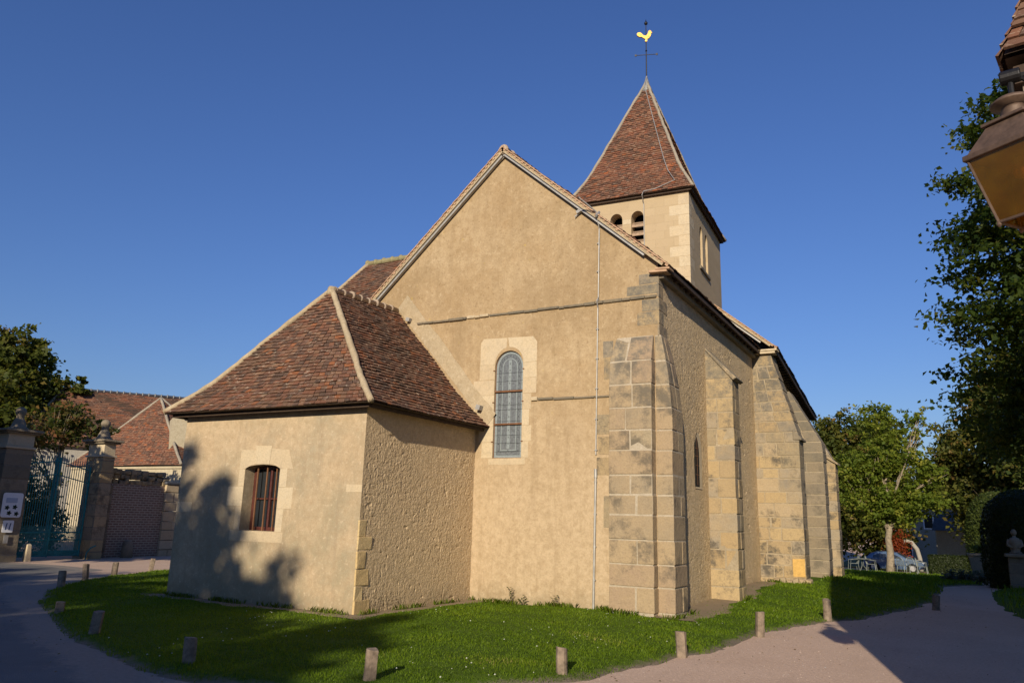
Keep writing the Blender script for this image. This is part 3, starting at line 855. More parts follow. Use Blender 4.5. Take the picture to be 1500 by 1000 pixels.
for (y1, z0, z1) in ((.42, -.2, .28), (.20, .29, .52), (.34, .53, .80), (.22, .81, 1.1), (.36, 1.11, 1.33), (.2, 1.34, 1.62)):
    j = lambda: random.uniform(-.012, .012)
    mb.hexa([(-.03, -.006+j()*.3, z0), (.012+j(), -.006, z0+j()), (.012+j(), y1+j(), z0+j()), (-.03, y1, z0),
             (-.03, -.006+j()*.3, z1), (.012+j(), -.006, z1+j()), (.012+j(), y1+j(), z1+j()), (-.03, y1, z1)], random.random())
M['ochre_corner'] = blocks_mat('ochre_corner_stone', [(.58, .42, .20), (.52, .38, .19), (.60, .46, .25)], .4, k=1.0)
mb.each('rough_corner_stone', M['ochre_corner'], church, bevel=.012)
# window joinery
wn_ = MB().quad((-2.9, .29, 1.36), (-1.99, .29, 1.36), (-1.99, .29, 2.6), (-2.9, .29, 2.6)).build('barred_window', M['glass_dark'], church)
f = MB()
for a, b in (((-2.90, 1.36), (-2.83, 2.585)), ((-2.06, 1.36), (-1.99, 2.585)), ((-2.83, 1.36), (-2.06, 1.43)), ((-2.83, 2.51), (-2.06, 2.585)), ((-2.48, 1.43), (-2.415, 2.51))):
    f.box(a[0], b[0], .235, .285, a[1], b[1])
f.build('frame', M['red_wood'], wn_, bevel=.004)
f = MB()
for zz in (1.94,):
    f.box(-2.83, -2.48, .245, .275, zz, zz+.03); f.box(-2.415, -2.06, .245, .275, zz, zz+.03)
f.each('glazing_bar', M['red_wood'], wn_)
for xx in (-2.70, -2.45, -2.20):
    MB().box(xx-.012, xx+.012, .13, .154, 1.36, 2.585).build('iron_bar', M['rust'], wn_)

# --- sacristy roof
ov = .33; ze = 3.61; xr = -2.37
EL, ER = V((-Wa-ov, -ov, ze)), V((ov, -ov, ze))
BL, BR = V((-Wa-ov, Da, ze)), V((ov, Da, ze))
HT = V((xr, 1.40, 6.40)); RB = V((xr, Da-.01, 6.50))
fl = .16
mb = MB()
hipL = bez(EL+V((fl, fl, 0)), HT, V((-fl, -fl, 0))); hipR = bez(ER+V((-fl, fl, 0)), HT, V((fl, -fl, 0)))
valR = bez(BR+V((-fl, 0, 0)), RB, V((fl, 0, 0))); valL = bez(BL+V((fl, 0, 0)), RB, V((-fl, 0, 0)))
tiles(mb, hipL, hipR, 36, .14, 1)
tiles(mb, hipR, valR, 40, .14, 2)
tiles(mb, valL, hipL, 40, .14, 3)
s_roof = mb.build('sacristy_roof', M['tile'], church)
mb = MB()
for A, B in ((hipL, hipR), (hipR, valR), (valL, hipL)):
    for i in range(10):
        a, b, c, d = A(i/10), B(i/10), B((i+1)/10), A((i+1)/10)
        mb.quad(a, b, c, d)
mb.quad(EL, ER, V((ov-.3, .0, ze-.02)), V((-Wa-ov+.3, 0, ze-.02)))
mb.quad(ER, BR, V((0, Da, ze-.02)), V((0, 0, ze-.02)))
mb.build('roof_boarding', M['dark_wood'], s_roof)
mb = MB()
mb.box(-Wa-.2, .2, -.21, -.15, ze-.065, ze-.015); mb.box(.15, .21, -.15, Da, ze-.065, ze-.015); mb.box(-Wa-.21, -Wa-.15, -.15, Da, ze-.065, ze-.015)
mb.build('eave_board', M['dark_wood'], s_roof)
for i, (fn, sd) in enumerate(((hipL, 1), (hipR, 2))):
    m_ = MB(); mortar_hip(m_, fn, 26, .062, sd); m_.build('hip_mortar', M['hip'], s_roof, smooth=True)
m_ = MB(); m_.tube([HT+V((0, -.10, -.11)), HT+V((0, -.02, .01)), HT+V((0, .1, .03))], [.05, .10, .085], 10); m_.build('hip_knob', M['hip'], s_roof, smooth=True)
m_ = MB(); ridge(m_, HT+V((0, .05, .03)), RB+V((0, 0, .02)), .072, .27, 4, .024); m_.build('ridge_tile', M['ridge'], s_roof, smooth=True)
# pale fillet where the roof meets the gable
mb = MB()
a, b = V((xr+.02, Da, 6.62)), V((.28, Da, 3.72))
pts = []
rg = random.Random(4)
N_ = 16
for i in range(N_+1):
    q = a.lerp(b, i/N_)
    wq = (.40-.12*i/N_)+rg.uniform(-.02, .02)
    pts.append((q+V((0, -.012, -.06)), q+V((wq*.72, -.012, wq*.66))))
for i in range(N_):
    A, B = pts[i], pts[i+1]
    mb.quad(A[0], B[0], B[1], A[1])
    mb.quad(A[1], B[1], B[1]+V((0, .02, 0)), A[1]+V((0, .02, 0)))
mb.build('roof_fillet', M['hip'], s_roof)
mb = MB(); mb.obox((.05, Da-.16, 4.02), (.10, 0, -.03), (0, .14, 0), (.03, 0, .10)); mb.obox((xr+.35, Da-.12, 6.22), (.10, 0, -.03), (0, .1, 0), (.03, 0, .08))
mb.each('zinc_cleat', M['zinc'], s_roof)

# --- choir gable
cw = MB()
wl, wr, wz0, wsp = .435, 1.132, 2.962, 4.93
aw = [(wl, wz0), (wr, wz0), (wr, wsp)]+arc((wl+wr)/2, wsp, (wr-wl)/2, .36, 0, PI, 14)[1:-1]+[(wl, wsp)]
panel(cw, (0, Da, 0), (1, 0, 0), (0, 0, 1), [(NW, -.4), (Wg, -.4), (Wg, 6.84), (XA, 10.01), (NW, 6.74)], [aw], .14)
panel(cw, (NW, 12.3, 0), (0, -1, 0), (0, 0, 1), [(0, -.4), (8.616, -.4), (8.616, H2), (0, H2)])
cw.build('choir_wall', M['gable'], church)
# surround
mb = MB()
def qst(x0, x1, z0, z1, tk=.003, r=None):
    j = lambda: random.uniform(-.006, .006)
    mb.hexa([(x0+j(), Da-tk, z0+j()), (x1+j(), Da-tk, z0+j()), (x1, Da+.02, z0), (x0, Da+.02, z0),
             (x0+j(), Da-tk, z1+j()), (x1+j(), Da-tk, z1+j()), (x1, Da+.02, z1), (x0, Da+.02, z1)], random.random() if r is None else r)
for k, (xa, xb) in enumerate(((.04, 1.28), (-.1, 1.46), (-.08, 1.34), (.12, 1.30), (.08, 1.36), (.16, 1.30), (.10, 1.33))):
    z1 = 5.0-.0-k*.34+.0
    z0 = z1-.33
    if z0 < wz0-.1: z0 = wz0
    if k == 0: xa, xb = .05, 1.46
    qst(xa, wl-.006, z0, z1); qst(wr+.006, xb, z0, z1)
xs_ = (wl+wr)/2
ar = [(xs_+.356*math.cos(a_), wsp+.07+.37*math.sin(a_)) for a_ in [PI*i/14 for i in range(15)]]
def vous(p0, p1, outs, r):
    pts = [(q[0], Da-.003, q[1]) for q in p0+outs]
    mb.prism(pts, (0, .023, 0), r)
vous(ar[8:15][::-1], None, [(.36, 5.50), (.14, 5.56), (.05, 5.48), (.05, 5.01)][0:0]+[(xs_-.06, 5.58), (.12, 5.60), (.05, 5.52), (.05, 5.01)], .2)
vous(ar[0:8], None, [(xs_-.04, 5.58), (1.36, 5.56), (1.46, 5.44), (1.46, 5.01)], .7)
qst(wl-.1, wr+.1, wz0-.14, wz0-.005)
mb.build('arched_window_surround', M['pale'], church, bevel=.003)
# leaded window
yy = Da+.06
gw = MB()
gw.prism([(q[0], yy, q[1]) for q in aw], (0, .02, 0))
gwo = gw.build('arched_window', M['lead_glass'], church)
fr = MB()
def inner(k):
    return [(wl+k, wz0+k), (wr-k, wz0+k), (wr-k, wsp)]+arc((wl+wr)/2, wsp, (wr-wl)/2-k, .36-k, 0, PI, 14)[1:-1]+[(wl+k, wsp)]
def band(mbx, k0, k1, y):
    A, B = inner(k0), inner(k1)
    n_ = len(A)
    for i in range(n_):
        j = (i+1) % n_
        mbx.quad((A[i][0], y, A[i][1]), (A[j][0], y, A[j][1]), (B[j][0], y, B[j][1]), (B[i][0], y, B[i][1]))
band(fr, .004, .065, yy-.004); band(fr, .155, .18, yy-.004)
fr.box(xs_-.035, xs_+.035, yy-.006, yy-.002, wz0+.2, wsp+.16)
fr.build('pale_glass_border', M['lead_glass_pale'], gwo)
dk = MB()
for zz in np.arange(wz0+.16, wsp+.12, .145):
    s_ = .014
    dk.add([(xs_-s_*.8, yy-.009, zz), (xs_, yy-.009, zz-s_*1.7), (xs_+s_*.8, yy-.009, zz), (xs_, yy-.009, zz+s_*1.7)], [(0, 1, 2, 3)])
    for sx in (-1, 1):
        cx = xs_+sx*.235
        dk.add([(cx-s_, yy-.009, zz), (cx, yy-.009, zz-s_*1.2), (cx+s_, yy-.009, zz), (cx, yy-.009, zz+s_*1.2)], [(0, 1, 2, 3)])
for i in range(9):
    a_ = PI*(i+.5)/9
    cx, cz = xs_+.235*math.cos(a_), wsp+.25*math.sin(a_)
    dk.add([(cx-.014, yy-.009, cz), (cx, yy-.009, cz-.018), (cx+.014, yy-.009, cz), (cx, yy-.009, cz+.018)], [(0, 1, 2, 3)])
band(dk, .066, .072, yy-.007); band(dk, .148, .154, yy-.007)
for zz in (3.1, 3.28, 3.45, 3.75, 4.0, 4.1, 4.42, 4.62, 4.8): dk.box(wl+.02, wr-.02, yy-.009, yy-.006, zz, zz+.006)
dk.build('lead_came', M['lead_glass_dark'], gwo)
for zz in (3.67, 4.38):
    MB().box(wl-.02, wr+.02, yy-.05, yy-.015, zz, zz+.032).build('saddle_bar', M['rust'], gwo)
fe = MB(); band(fe, -.0, .012, yy-.012)
for zz in (3.3, 4.15, 4.85):
    fe.box(wl-.035, wl+.01, yy-.08, yy-.07, zz, zz+.02); fe.box(wr-.01, wr+.035, yy-.08, yy-.07, zz, zz+.02)
fe.build('window_clamp', M['rust'], gwo)

# string courses
def course(x0, x1, z, seed, h=.055, d=.07, slope=0):
    rg = random.Random(seed); m_ = MB(); x = x0
    while x < x1-.02:
        L_ = min(rg.uniform(.12, .5), x1-x)
        zz = z+slope*(x-x0)+rg.uniform(-.008, .008); dd = d*rg.uniform(.55, 1.1); hh = h*rg.uniform(.75, 1.1)
        m_.hexa([(x, Da-dd*.75, zz), (x+L_-.006, Da-dd*.75, zz), (x+L_-.006, Da+.02, zz), (x, Da+.02, zz),
                 (x, Da-dd, zz+hh), (x+L_-.006, Da-dd, zz+hh), (x+L_-.006, Da+.02, zz+hh*1.35), (x, Da+.02, zz+hh*1.35)], rg.random())
        x += L_
    return m_.build('string_course', M['stone_grey'] if seed != 3 else M['pale'], church, bevel=.012)
course(-1.72, -.35, 6.10, 1); course(-.34, .24, 6.11, 3, .06); course(.25, 4.14, 6.10, 2)
course(1.52, 3.16, 4.15, 5, .045, .055); course(1.36, 1.51, 4.15, 3, .075, .08)

# quoins at the gable's right-hand corner and stones beside the buttress
mb = MB()
for k, (x0, z0, z1) in enumerate(((3.72, 5.56, 5.83), (3.82, 5.84, 6.09), (3.5, 6.2, 6.40), (3.76, 6.41, 6.62), (3.0, 4.50, 4.95), (2.98, 4.96, 5.3), (2.85, 2.6, 2.95), (2.88, 3.0, 3.36), (2.85, 3.4, 3.8), (3.0, 1.6, 2.2))):
    qst(x0, 4.172 if z0 > 5.4 else 3.2, z0, z1, .004)
mb.each('corner_stone', M['stone_warm'], church, bevel=.008)
mb = MB()
for k in range(5):
    z0 = 5.30+k*.27
    y1 = Da+(.28 if k % 2 else .5)
    mb.box(Wg-.03, Wg+.010, Da-.002, y1, z0+.005, z0+.26, random.random())
mb.each('corner_stone', M['stone'], church, bevel=.01)

# --- south wall with the lancet
def lanc(y, z):
    return (np.abs(y-6.2) < .25*np.clip((3.68-z)/.3, 0, 1)**.6) & (z > 2.48) & (z < 3.68)
rough_wall('choir_side_wall', Wg, Da, 12.35, -.3, 6.75, 560, 460, .010, M['south'], lanc, 20)
lz = MB()
lp = [(5.95, 2.46), (6.47, 2.46), (6.47, 3.34), (6.38, 3.56), (6.2, 3.70), (6.02, 3.56), (5.95, 3.34)]
li = [(5.97, 2.5), (6.29, 2.5), (6.29, 3.25), (6.23, 3.46), (6.13, 3.58), (6.03, 3.46), (5.97, 3.25)]
for i in range(7):
    j = (i+1) % 7
    lz.quad((Wg+.012, *lp[i]), (Wg+.012, *lp[j]), (Wg+.004, *li[j]), (Wg+.004, *li[i]))
lo = lz.build('lancet_window', M['pale'], church)
MB().prism([(Wg+.008, *q) for q in li], (-.03, 0, 0)).build('pane', M['black'], lo)  # black sheet at the wall face paints the dark of the deep slit
g_ = MB()
for zz in (2.75, 2.95, 3.15, 3.32): g_.box(Wg+.009, Wg+.013, 6.0, 6.27, zz, zz+.012)
g_.box(Wg+.009, Wg+.012, 6.128, 6.142, 2.54, 3.54)
g_.build('iron_grille', M['rust'], lo)
# --- buttresses
def buttress(prof, z1, hc, nx_, ny_, seed, mat, z0=-.3, name='buttress'):
    st, mo = MB(), MB()
    ashlar(st, mo, prof, z0, z1, hc, nx_, ny_, seed)
    b = st.build(name, M[mat], church, bevel=.016)
    mo.build('joint_mortar', M['mortar2' if mat == 'stone' else 'joint2'], b)
    return b
def pf_gable(z):
    k = max(0, (z-4.75)/.62)
    k = min(k, 1)
    return (3.2+.10*k, 4.08-.02*k, Da-.235+.20*k-.012*min(z, 4)*0, Da+.05)
buttress(pf_gable, 5.33, .43, 2, 1, 3, 'stone')
def pf_side(z):
    k = min(1, max(0, (z-3.7)/1.65))
    return (4.085, 4.41-.20*k**1.6, Da+.0-.012, 4.44-.08*min(1, z/5)-.25*k**2)
buttress(pf_side, 5.33, .43, 1, 2, 3, 'stone')
def pf_c2(z):
    return (4.10, 4.78, 7.03, 7.66)
b2 = buttress(pf_c2, 5.02, .37, 2, 2, 8, 'stone_warm')
mb = MB(); mb.prism([(4.10, 7.03, 5.02), (4.78, 7.03, 5.02), (4.17, 7.03, 5.71), (4.10, 7.03, 5.71)], (0, .63, 0), .3); mb.build('sloping_top', M['stone_warm'], b2, bevel=.01)
mb = MB()
mb.hexa([(4.17, 7.0, 5.70), (4.80, 6.99, 4.95), (4.80, 7.72, 4.95), (4.17, 7.72, 5.70), (4.17, 7.0, 5.77), (4.89, 6.99, 5.00), (4.89, 7.72, 5.00), (4.17, 7.72, 5.77)], .3)
mb.build('coping_slab', M['stone'], b2, bevel=.02)
def pf_n1(z):
    k = min(1, max(0, (z-4.2)/2.35))
    return (3.9, 5.36-.66*k, 12.2, 12.95)
n1 = buttress(pf_n1, 6.62, .33, 3, 1, 13, 'stone_warm')
mb = MB()
for k in range(7):
    x0 = 4.35+k*.165
    mb.hexa([(x0, 12.06+random.uniform(-.03, .03), -.3), (x0+.16, 12.06, -.3), (x0+.16, 12.4, -.3), (x0, 12.4, -.3),
             (x0, 12.09, .32+random.uniform(-.03, .05)), (x0+.155, 12.09, .33+random.uniform(-.05, .05)), (x0+.155, 12.4, .36), (x0, 12.4, .36)], random.random())
mb.build('rubble_plinth', M['stone'], n1, bevel=.03)
MB().hexa([(5.02, 12.19, .40), (5.34, 12.19, .40), (5.34, 12.5, .40), (5.02, 12.5, .40), (5.02, 12.19, .86), (5.34, 12.19, .88), (5.34, 12.5, .88), (5.02, 12.5, .86)]).build('ochre_stone', simple('ochre_sandstone', (.56, .35, .11), .95, var=.2), n1, bevel=.012)
mb = MB(); mb.hexa([(5.2, 12.16, 4.10), (5.43, 12.16, 4.08), (5.43, 12.97, 4.08), (5.2, 12.97, 4.10), (5.2, 12.16, 4.40), (5.43, 12.16, 4.14), (5.43, 12.97, 4.14), (5.2, 12.97, 4.40)])
mb.build('sloping_cap', M['stone_grey'], n1, bevel=.02)
def pf_n2(z):
    k = min(1, max(0, (z-4.35)/1.75))
    return (3.7, 5.47-.93*k, 16.0, 16.75)
n2 = buttress(pf_n2, 6.1, .33, 3, 1, 17, 'stone_grey')
def pf_n3(z):
    k = min(1, max(0, (z-4.0)/1.6))
    return (3.6, 5.385-.85*k, 19.6, 20.3)
n3 = buttress(pf_n3, 5.6, .33, 3, 1, 19, 'stone_warm')
mb = MB(); mb.hexa([(5.1, 19.52, 4.18), (5.48, 19.52, 3.93), (5.48, 20.35, 3.93), (5.1, 20.35, 4.18), (5.1, 19.52, 4.3), (5.48, 19.52, 4.0), (5.48, 20.35, 4.0), (5.1, 20.35, 4.3)])
mb.build('sloping_cap', M['stone'], n3, bevel=.015)

# --- choir roof
RA = V((XA, 0, ZA+.11)); vy0 = Da-.13
def at_y(q, y): return V((q[0], y, q[2]))
ES = V((Wg+.27, 0, 6.70)); EN = V((NW-.27, 0, 6.58))
f1, f2 = lin(at_y(ES, vy0), at_y(RA, vy0)), lin(at_y(ES, 12.3), at_y(RA, 12.3))
g1, g2 = lin(at_y(EN, 12.3), at_y(RA, 12.3)), lin(at_y(EN, vy0), at_y(RA, vy0))
mb = MB()
tiles(mb, f1, f2, 48, .17, 11); tiles(mb, g1, g2, 48, .17, 12)
c_roof = mb.build('choir_roof', M['tile'], church)
mb = MB()
for A, B in ((f1, f2), (g1, g2)):
    for i in range(10): mb.quad(A(i/10), B(i/10), B((i+1)/10), A((i+1)/10))
mb.build('roof_boarding', M['dark_wood'], c_roof)
# eaves of the south side: cornice, rafters, fascia
mb = MB(); mb.box(Wg-.05, Wg+.12, Da+.02, 12.3, 6.50, 6.66); mb.build('eave_cornice', M['stone_grey'], c_roof, bevel=.03)
mb = MB(); mb.box(ES[0]-.06, ES[0]-.015, Da-.05, 12.3, 6.60, 6.69); mb.quad((Wg+.1, Da-.05, 6.665), (ES[0]-.03, Da-.05, 6.62), (ES[0]-.03, 12.3, 6.62), (Wg+.1, 12.3, 6.665)); mb.build('eave_board', M['dark_wood'], c_roof)
mb = MB()
y = Da+.2
while y < 12.2:
    mb.box(Wg+.1, ES[0]-.06, y, y+.09, 6.58, 6.66); y += .42
mb.each('rafter_end', M['dark_wood'], c_roof)
m_ = MB(); ridge(m_, at_y(RA, vy0)+V((0, 0, -.045)), at_y(RA, 12.3)+V((0, 0, -.045)), .10, .33, 5); m_.build('ridge_tile', M['ridge'], c_roof, smooth=True)
# verge: pale mortar with a row of tile ends, and a zinc strip underneath
for side, (fa, nm) in enumerate(((f1, 'r'), (g2, 'l'))):
    vm, vt, vz = MB(), MB(), MB()
    top, bot = fa(1.0), fa(0.0)
    d = (top-bot); Ln = d.length; d.normalize()
    nrm = V((0, 1, 0)).cross(d)
    if nrm.z < 0: nrm = -nrm
    k = int(Ln/.125)
    vm.obox(bot-nrm*.085+V((0, -.02, 0))+d*.12, d*(Ln-.12), (0, .12, 0), nrm*.075)
    rg = random.Random(side)
    for i in range(k):
        q = bot+d*(i*Ln/k)
        vt.obox(q+nrm*.0+V((0, -.055+rg.uniform(-.008, .008), 0)), d*(Ln/k*1.25)-nrm*.012, (0, .30, 0), nrm*.022+d*.002, rg.random())
        vt.obox(q-nrm*.045+V((0, -.035+rg.uniform(-.008, .008), 0)), d*(Ln/k*.55), (0, .1, 0), nrm*.04, rg.random())
    vm.build('verge_mortar', M['hip'], c_roof)
    vt.build('verge_tile', M['tile_pale'], c_roof, bevel=.004)
    st_ = .03 if side == 0 else .25
    vz.obox(bot-nrm*.137+d*(Ln*(.115 if side == 0 else .02))+V((0, .02, 0)), d*(Ln*(.86 if side == 0 else .95)), (0, .075, 0), nrm*.055)
    vz.build('zinc_strip', M['zinc'], c_roof)
mb = MB()
mb.obox((Wg-.16, vy0-.01, 6.60), (.38, 0, -.02), (0, .3, 0), (0, 0, .05)); mb.obox((Wg-.02, vy0-.02, 6.645), (.30, 0, -.02), (0, .3, 0), (0, 0, .045))
mb.build('verge_end_stone', M['tile_pale'], c_roof, bevel=.015)
mb = MB()
for (x, z) in ((XA+.03, 9.93), (2.45, 8.18)):
    mb.obox((x-.04, Da-.10, z-.02), (.10, 0, .05), (0, .1, 0), (-.03, 0, .06)); mb.obox((x-.10, Da-.06, z-.08), (.12, 0, .09), (0, .02, 0), (-.015, 0, .02))
mb.each('zinc_bracket', M['zinc'], c_roof)

# lightning conductor down the gable
mb = MB()
pth = [(2.62, 3.2, 8.35), (2.90, Da-.20, 8.08), (2.905, Da-.04, 7.75), (2.885, Da-.03, 6.25), (2.88, Da-.09, 6.15), (2.875, Da-.03, 6.02), (2.84, Da-.025, 3.0)]
mb.tube(pth, .013, 6)
lc = mb.build('lightning_conductor', M['zinc'], church)
MB().tube([(2.84, Da-.028, 2.62), (2.80, Da-.028, 0)], .024, 8).build('protective_pipe', M['zinc'], lc)
mb = MB(); mb.tube([(2.84, Da-.03, 2.55), (2.838, Da-.03, 2.72)], .034, 8); mb.tube([(2.905, Da-.22, 7.98), (2.905, Da-.05, 8.12)], .03, 6); mb.each('coupling', M['zinc'], lc)
mb = MB()
for zz in np.arange(.6, 7.6, .62): mb.box(2.83+.0095*(zz-2)-.025, 2.83+.0095*(zz-2)+.03, Da-.045, Da, zz, zz+.02)
mb.each('clip', M['zinc'], lc)

# --- nave
NR = math.tan(math.radians(4.25))
def nvx(y): return -(y-12.32)*NR
mb = MB()
panel(mb, (0, 12.4, 0), (1, 0, 0), (0, 0, 1), [(-3.9, -.3), (4.55, -.3), (4.62, 6.6), (.5, 10.2), (-3.6, 6.6)])
a = V((4.5, 12.4, -.3)); b = V((4.5+nvx(28), 28, -.3))
mb.quad(a, b, b+V((0, 0, 7)), a+V((0, 0, 7)))
mb.quad((-3.9, 28, -.3), (-3.9, 12.4, -.3), (-3.9, 12.4, 6.7), (-3.9, 28, 6.7))
mb.quad(b, (-3.9, 28, -.3), (-3.9, 28, 6.7), b+V((0, 0, 7)))
mb.build('nave_wall', M['south'], church)
E1, E2 = V((4.9, 12.15, 6.76)), V((4.9+nvx(28.2), 28.2, 6.76))
R1, R2_ = V((.5, 12.15, 10.45)), V((.5, 28.2, 10.45))
W1, W2 = V((-4.1, 12.15, 6.7)), V((-4.1, 28.2, 6.7))
mb = MB()
h1, h2 = bez(E1+V((-.1, 0, 0)), R1, V((.1, 0, 0))), bez(E2+V((-.1, 0, 0)), R2_, V((.1, 0, 0)))
k1, k2 = lin(W2, R2_), lin(W1, R1)
tiles(mb, h1, h2, 50, .18, 21); tiles(mb, k1, k2, 50, .18, 22)
n_roof = mb.build('nave_roof', M['tile'], church)
mb = MB()
for A, B in ((h1, h2), (k1, k2)):
    for i in range(8): mb.quad(A(i/8), B(i/8), B((i+1)/8), A((i+1)/8))
e0 = V((4.46, 12.3, 6.5)); e1 = V((4.46+nvx(28), 28, 6.5))
mb.quad(E1+V((-.02, 0, -.03)), E2+V((-.02, 0, -.03)), e1+V((0, 0, .14)), e0+V((0, 0, .14)))
mb.build('roof_boarding', M['dark_wood'], n_roof)
mb = MB()
dv = (E2-E1)
mb.obox(E1+V((-.07, 0, -.14)), dv, (.045, 0, 0), (0, 0, .11))
for i in range(34):
    q = E1.lerp(E2, (i+.5)/34)
    mb.obox(q+V((-.36, 0, -.12)), (.28, 0, 0), (0, .09, 0), (0, 0, .08))
mb.build('eave_board', M['dark_wood'], n_roof)
vt, vm = MB(), MB()
d = R1-E1; Ln = d.length; d.normalize(); nrm = V((0, 1, 0)).cross(d)
if nrm.z < 0: nrm = -nrm
rg = random.Random(9)
for i in range(int(Ln/.125)):
    q = E1+d*(i*.125)
    vt.obox(q+V((0, -.05+rg.uniform(-.01, .01), 0)), d*.15-nrm*.01, (0, .3, 0), nrm*.022, rg.random())
    vt.obox(q-nrm*.045+V((0, -.03, 0)), d*.07, (0, .1, 0), nrm*.04, rg.random())
vm.obox(E1-nrm*.09+d*.2+V((0, -.02, 0)), d*(Ln-.2), (0, .12, 0), nrm*.08)
vt.build('verge_tile', M['tile_pale'], n_roof, bevel=.004); vm.build('verge_mortar', M['hip'], n_roof)
MB().obox(E1-nrm*.16+d*.5+V((0, .04, 0)), d*(Ln*.5), (0, .07, 0), nrm*.075).build('zinc_strip', M['zinc'], n_roof)
mb = MB(); mb.obox((4.28, 12.08, 6.60), (.56, 0, 0), (0, .4, 0), (0, 0, .07)); mb.obox((4.42, 12.05, 6.672), (.48, 0, 0), (0, .4, 0), (0, 0, .06)); mb.build('verge_end_stone', M['pale'], n_roof, bevel=.015)

# --- transept on the north side
mb = MB()
panel(mb, (0, 4.75, 0), (1, 0, 0), (0, 0, 1), [(-8.2, -.3), (NW-.004, -.3), (NW-.004, 6.0), (-8.2, 6.0)])
mb.quad((-7.1, 10.8, -.3), (-8.2, 4.75, -.3), (-8.2, 4.75, 6.0), (-7.1, 10.8, 6.0)); mb.quad((NW, 10.8, -.3), (-7.1, 10.8, -.3), (-7.1, 10.8, 6.0), (NW, 10.8, 6.0))
mb.build('transept_wall', M['annex'], church)
TA, TB = V((-7.05, 8, 9.66)), V((.3, 8, 9.66))
F1, F2 = V((-8.2, 4.45, 5.55)), V((.3, 4.45, 5.95))
K1, K2 = V((-7.3, 11.0, 5.95)), V((.3, 11.0, 5.95))
mb = MB()
tiles(mb, lin(F1, TA), lin(V((NW+.1, 4.45, 5.55)), V((NW+2.6, 8, 9.66))), 46, .17, 31)
tiles(mb, lin(K1, TA), lin(F1, TA), 46, .17, 32); tiles(mb, lin(V((NW, 11.0, 5.95)), V((NW, 8, 9.66))), lin(K1, TA), 46, .17, 33)
t_roof = mb.build('transept_roof', M['tile'], church)
mb = MB(); mb.quad(F1, (NW, 4.45, 5.55), (NW+2.6, 8, 9.66), TA); mb.add([K1, F1, TA], [(0, 1, 2)]); mb.quad((NW, 11.0, 5.95), K1, TA, (NW, 8, 9.66)); mb.build('roof_boarding', M['dark_wood'], t_roof)
m_ = MB(); mortar_hip(m_, lin(F1, TA), 20, .07, 5); mortar_hip(m_, lin(K1, TA), 20, .07, 6); m_.build('hip_mortar', M['hip'], t_roof, smooth=True)
m_ = MB(); ridge(m_, TA+V((-.05, 0, .03)), V((NW+2.4, 8, 9.69)), .09, .33, 8, .03); m_.build('ridge_tile', M['ridge_moss'], t_roof, smooth=True)

# --- bell tower
ca, sa = math.cos(math.radians(3.5)), math.sin(math.radians(3.5))
TO = V((-.28, 8.58, 0)); TU = V((ca, sa, 0)); TV = V((-sa, ca, 0)); TL, TD = 3.78, 4.73
def tw(u, v, z): return TO+TU*u+TV*v+V((0, 0, z))
io = .16
mb = MB()
arch1 = [(1.98, 9.35), (2.34, 9.35), (2.34, 10.10)]+arc(2.16, 10.10, .18, .2, 0, PI, 10)[1:-1]+[(1.98, 10.10)]
arch2 = [(1.36, 9.35), (1.72, 9.35), (1.72, 10.10)]+arc(1.54, 10.10, .18, .2, 0, PI, 10)[1:-1]+[(1.36, 10.10)]
# openings given in face coordinates measured from the face's left corner
sh = 0.0
fo = tw(io, io, 0)
A1 = [(a_[0]-io+.0, a_[1]) for a_ in arch1]; A2 = [(a_[0]-io, a_[1]) for a_ in arch2]
panel(mb, fo, TU, (0, 0, 1), [(0, 5), (TL-2*io, 5), (TL-2*io, 10.72), (0, 10.72)], [A1, A2], .35)
so_ = tw(TL-io, io, 0)
B1 = [(1.30, 8.9), (1.66, 8.9), (1.66, 9.95)]+arc(1.48, 9.95, .18, .2, 0, PI, 10)[1:-1]+[(1.30, 9.95)]
B2 = [(2.02, 8.9), (2.38, 8.9), (2.38, 9.95)]+arc(2.20, 9.95, .18, .2, 0, PI, 10)[1:-1]+[(2.02, 9.95)]
panel(mb, so_, TV, (0, 0, 1), [(0, 5), (TD-2*io, 5), (TD-2*io, 10.72), (0, 10.72)], [B1, B2], .35)
panel(mb, tw(TL-io, TD-io, 0), -TU, (0, 0, 1), [(0, 5), (TL-2*io, 5), (TL-2*io, 10.72), (0, 10.72)])
panel(mb, tw(io, TD-io, 0), -TV, (0, 0, 1), [(0, 5), (TD-2*io, 5), (TD-2*io, 10.72), (0, 10.72)])
mb.build('tower_wall', M['tower'], church)
# corner stones on the tower
mb = MB()
for k in range(11):
    z0 = 7.3+k*.30
    lw = .55 if k % 2 else .3
    mb.obox(tw(TL-io-lw, io-.003, z0), TU*(lw+.003), TV*(.3 if k % 2 else .55), V((0, 0, .29)), random.random())
mb.each('corner_stone', M['pale'], church, bevel=.008)
mb = MB()
for face, (o_, u_, openings) in enumerate(((fo, TU, (A1, A2)), (so_, TV, (B1, B2)))):
    n_in = TV if face == 0 else -TU
    for op in openings:
        xs = [q[0] for q in op]; zs = [q[1] for q in op]
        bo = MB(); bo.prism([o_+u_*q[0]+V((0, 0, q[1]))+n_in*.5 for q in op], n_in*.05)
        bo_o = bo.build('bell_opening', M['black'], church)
        for j, zz in enumerate(np.arange(min(zs)+.05, max(zs)-.28, .26)):
            lv = MB()
            lv.obox(o_+u_*min(xs)+V((0, 0, zz))+n_in*.06, u_*(max(xs)-min(xs)), n_in*.22+V((0, 0, .12)), V((0, 0, .03)))
            lv.obox(o_+u_*min(xs)+V((0, 0, zz-.075))+n_in*.06, u_*(max(xs)-min(xs)), n_in*.02, V((0, 0, .105)))
            lv.build('louvre', M['louvre'], bo_o)
mb = MB()
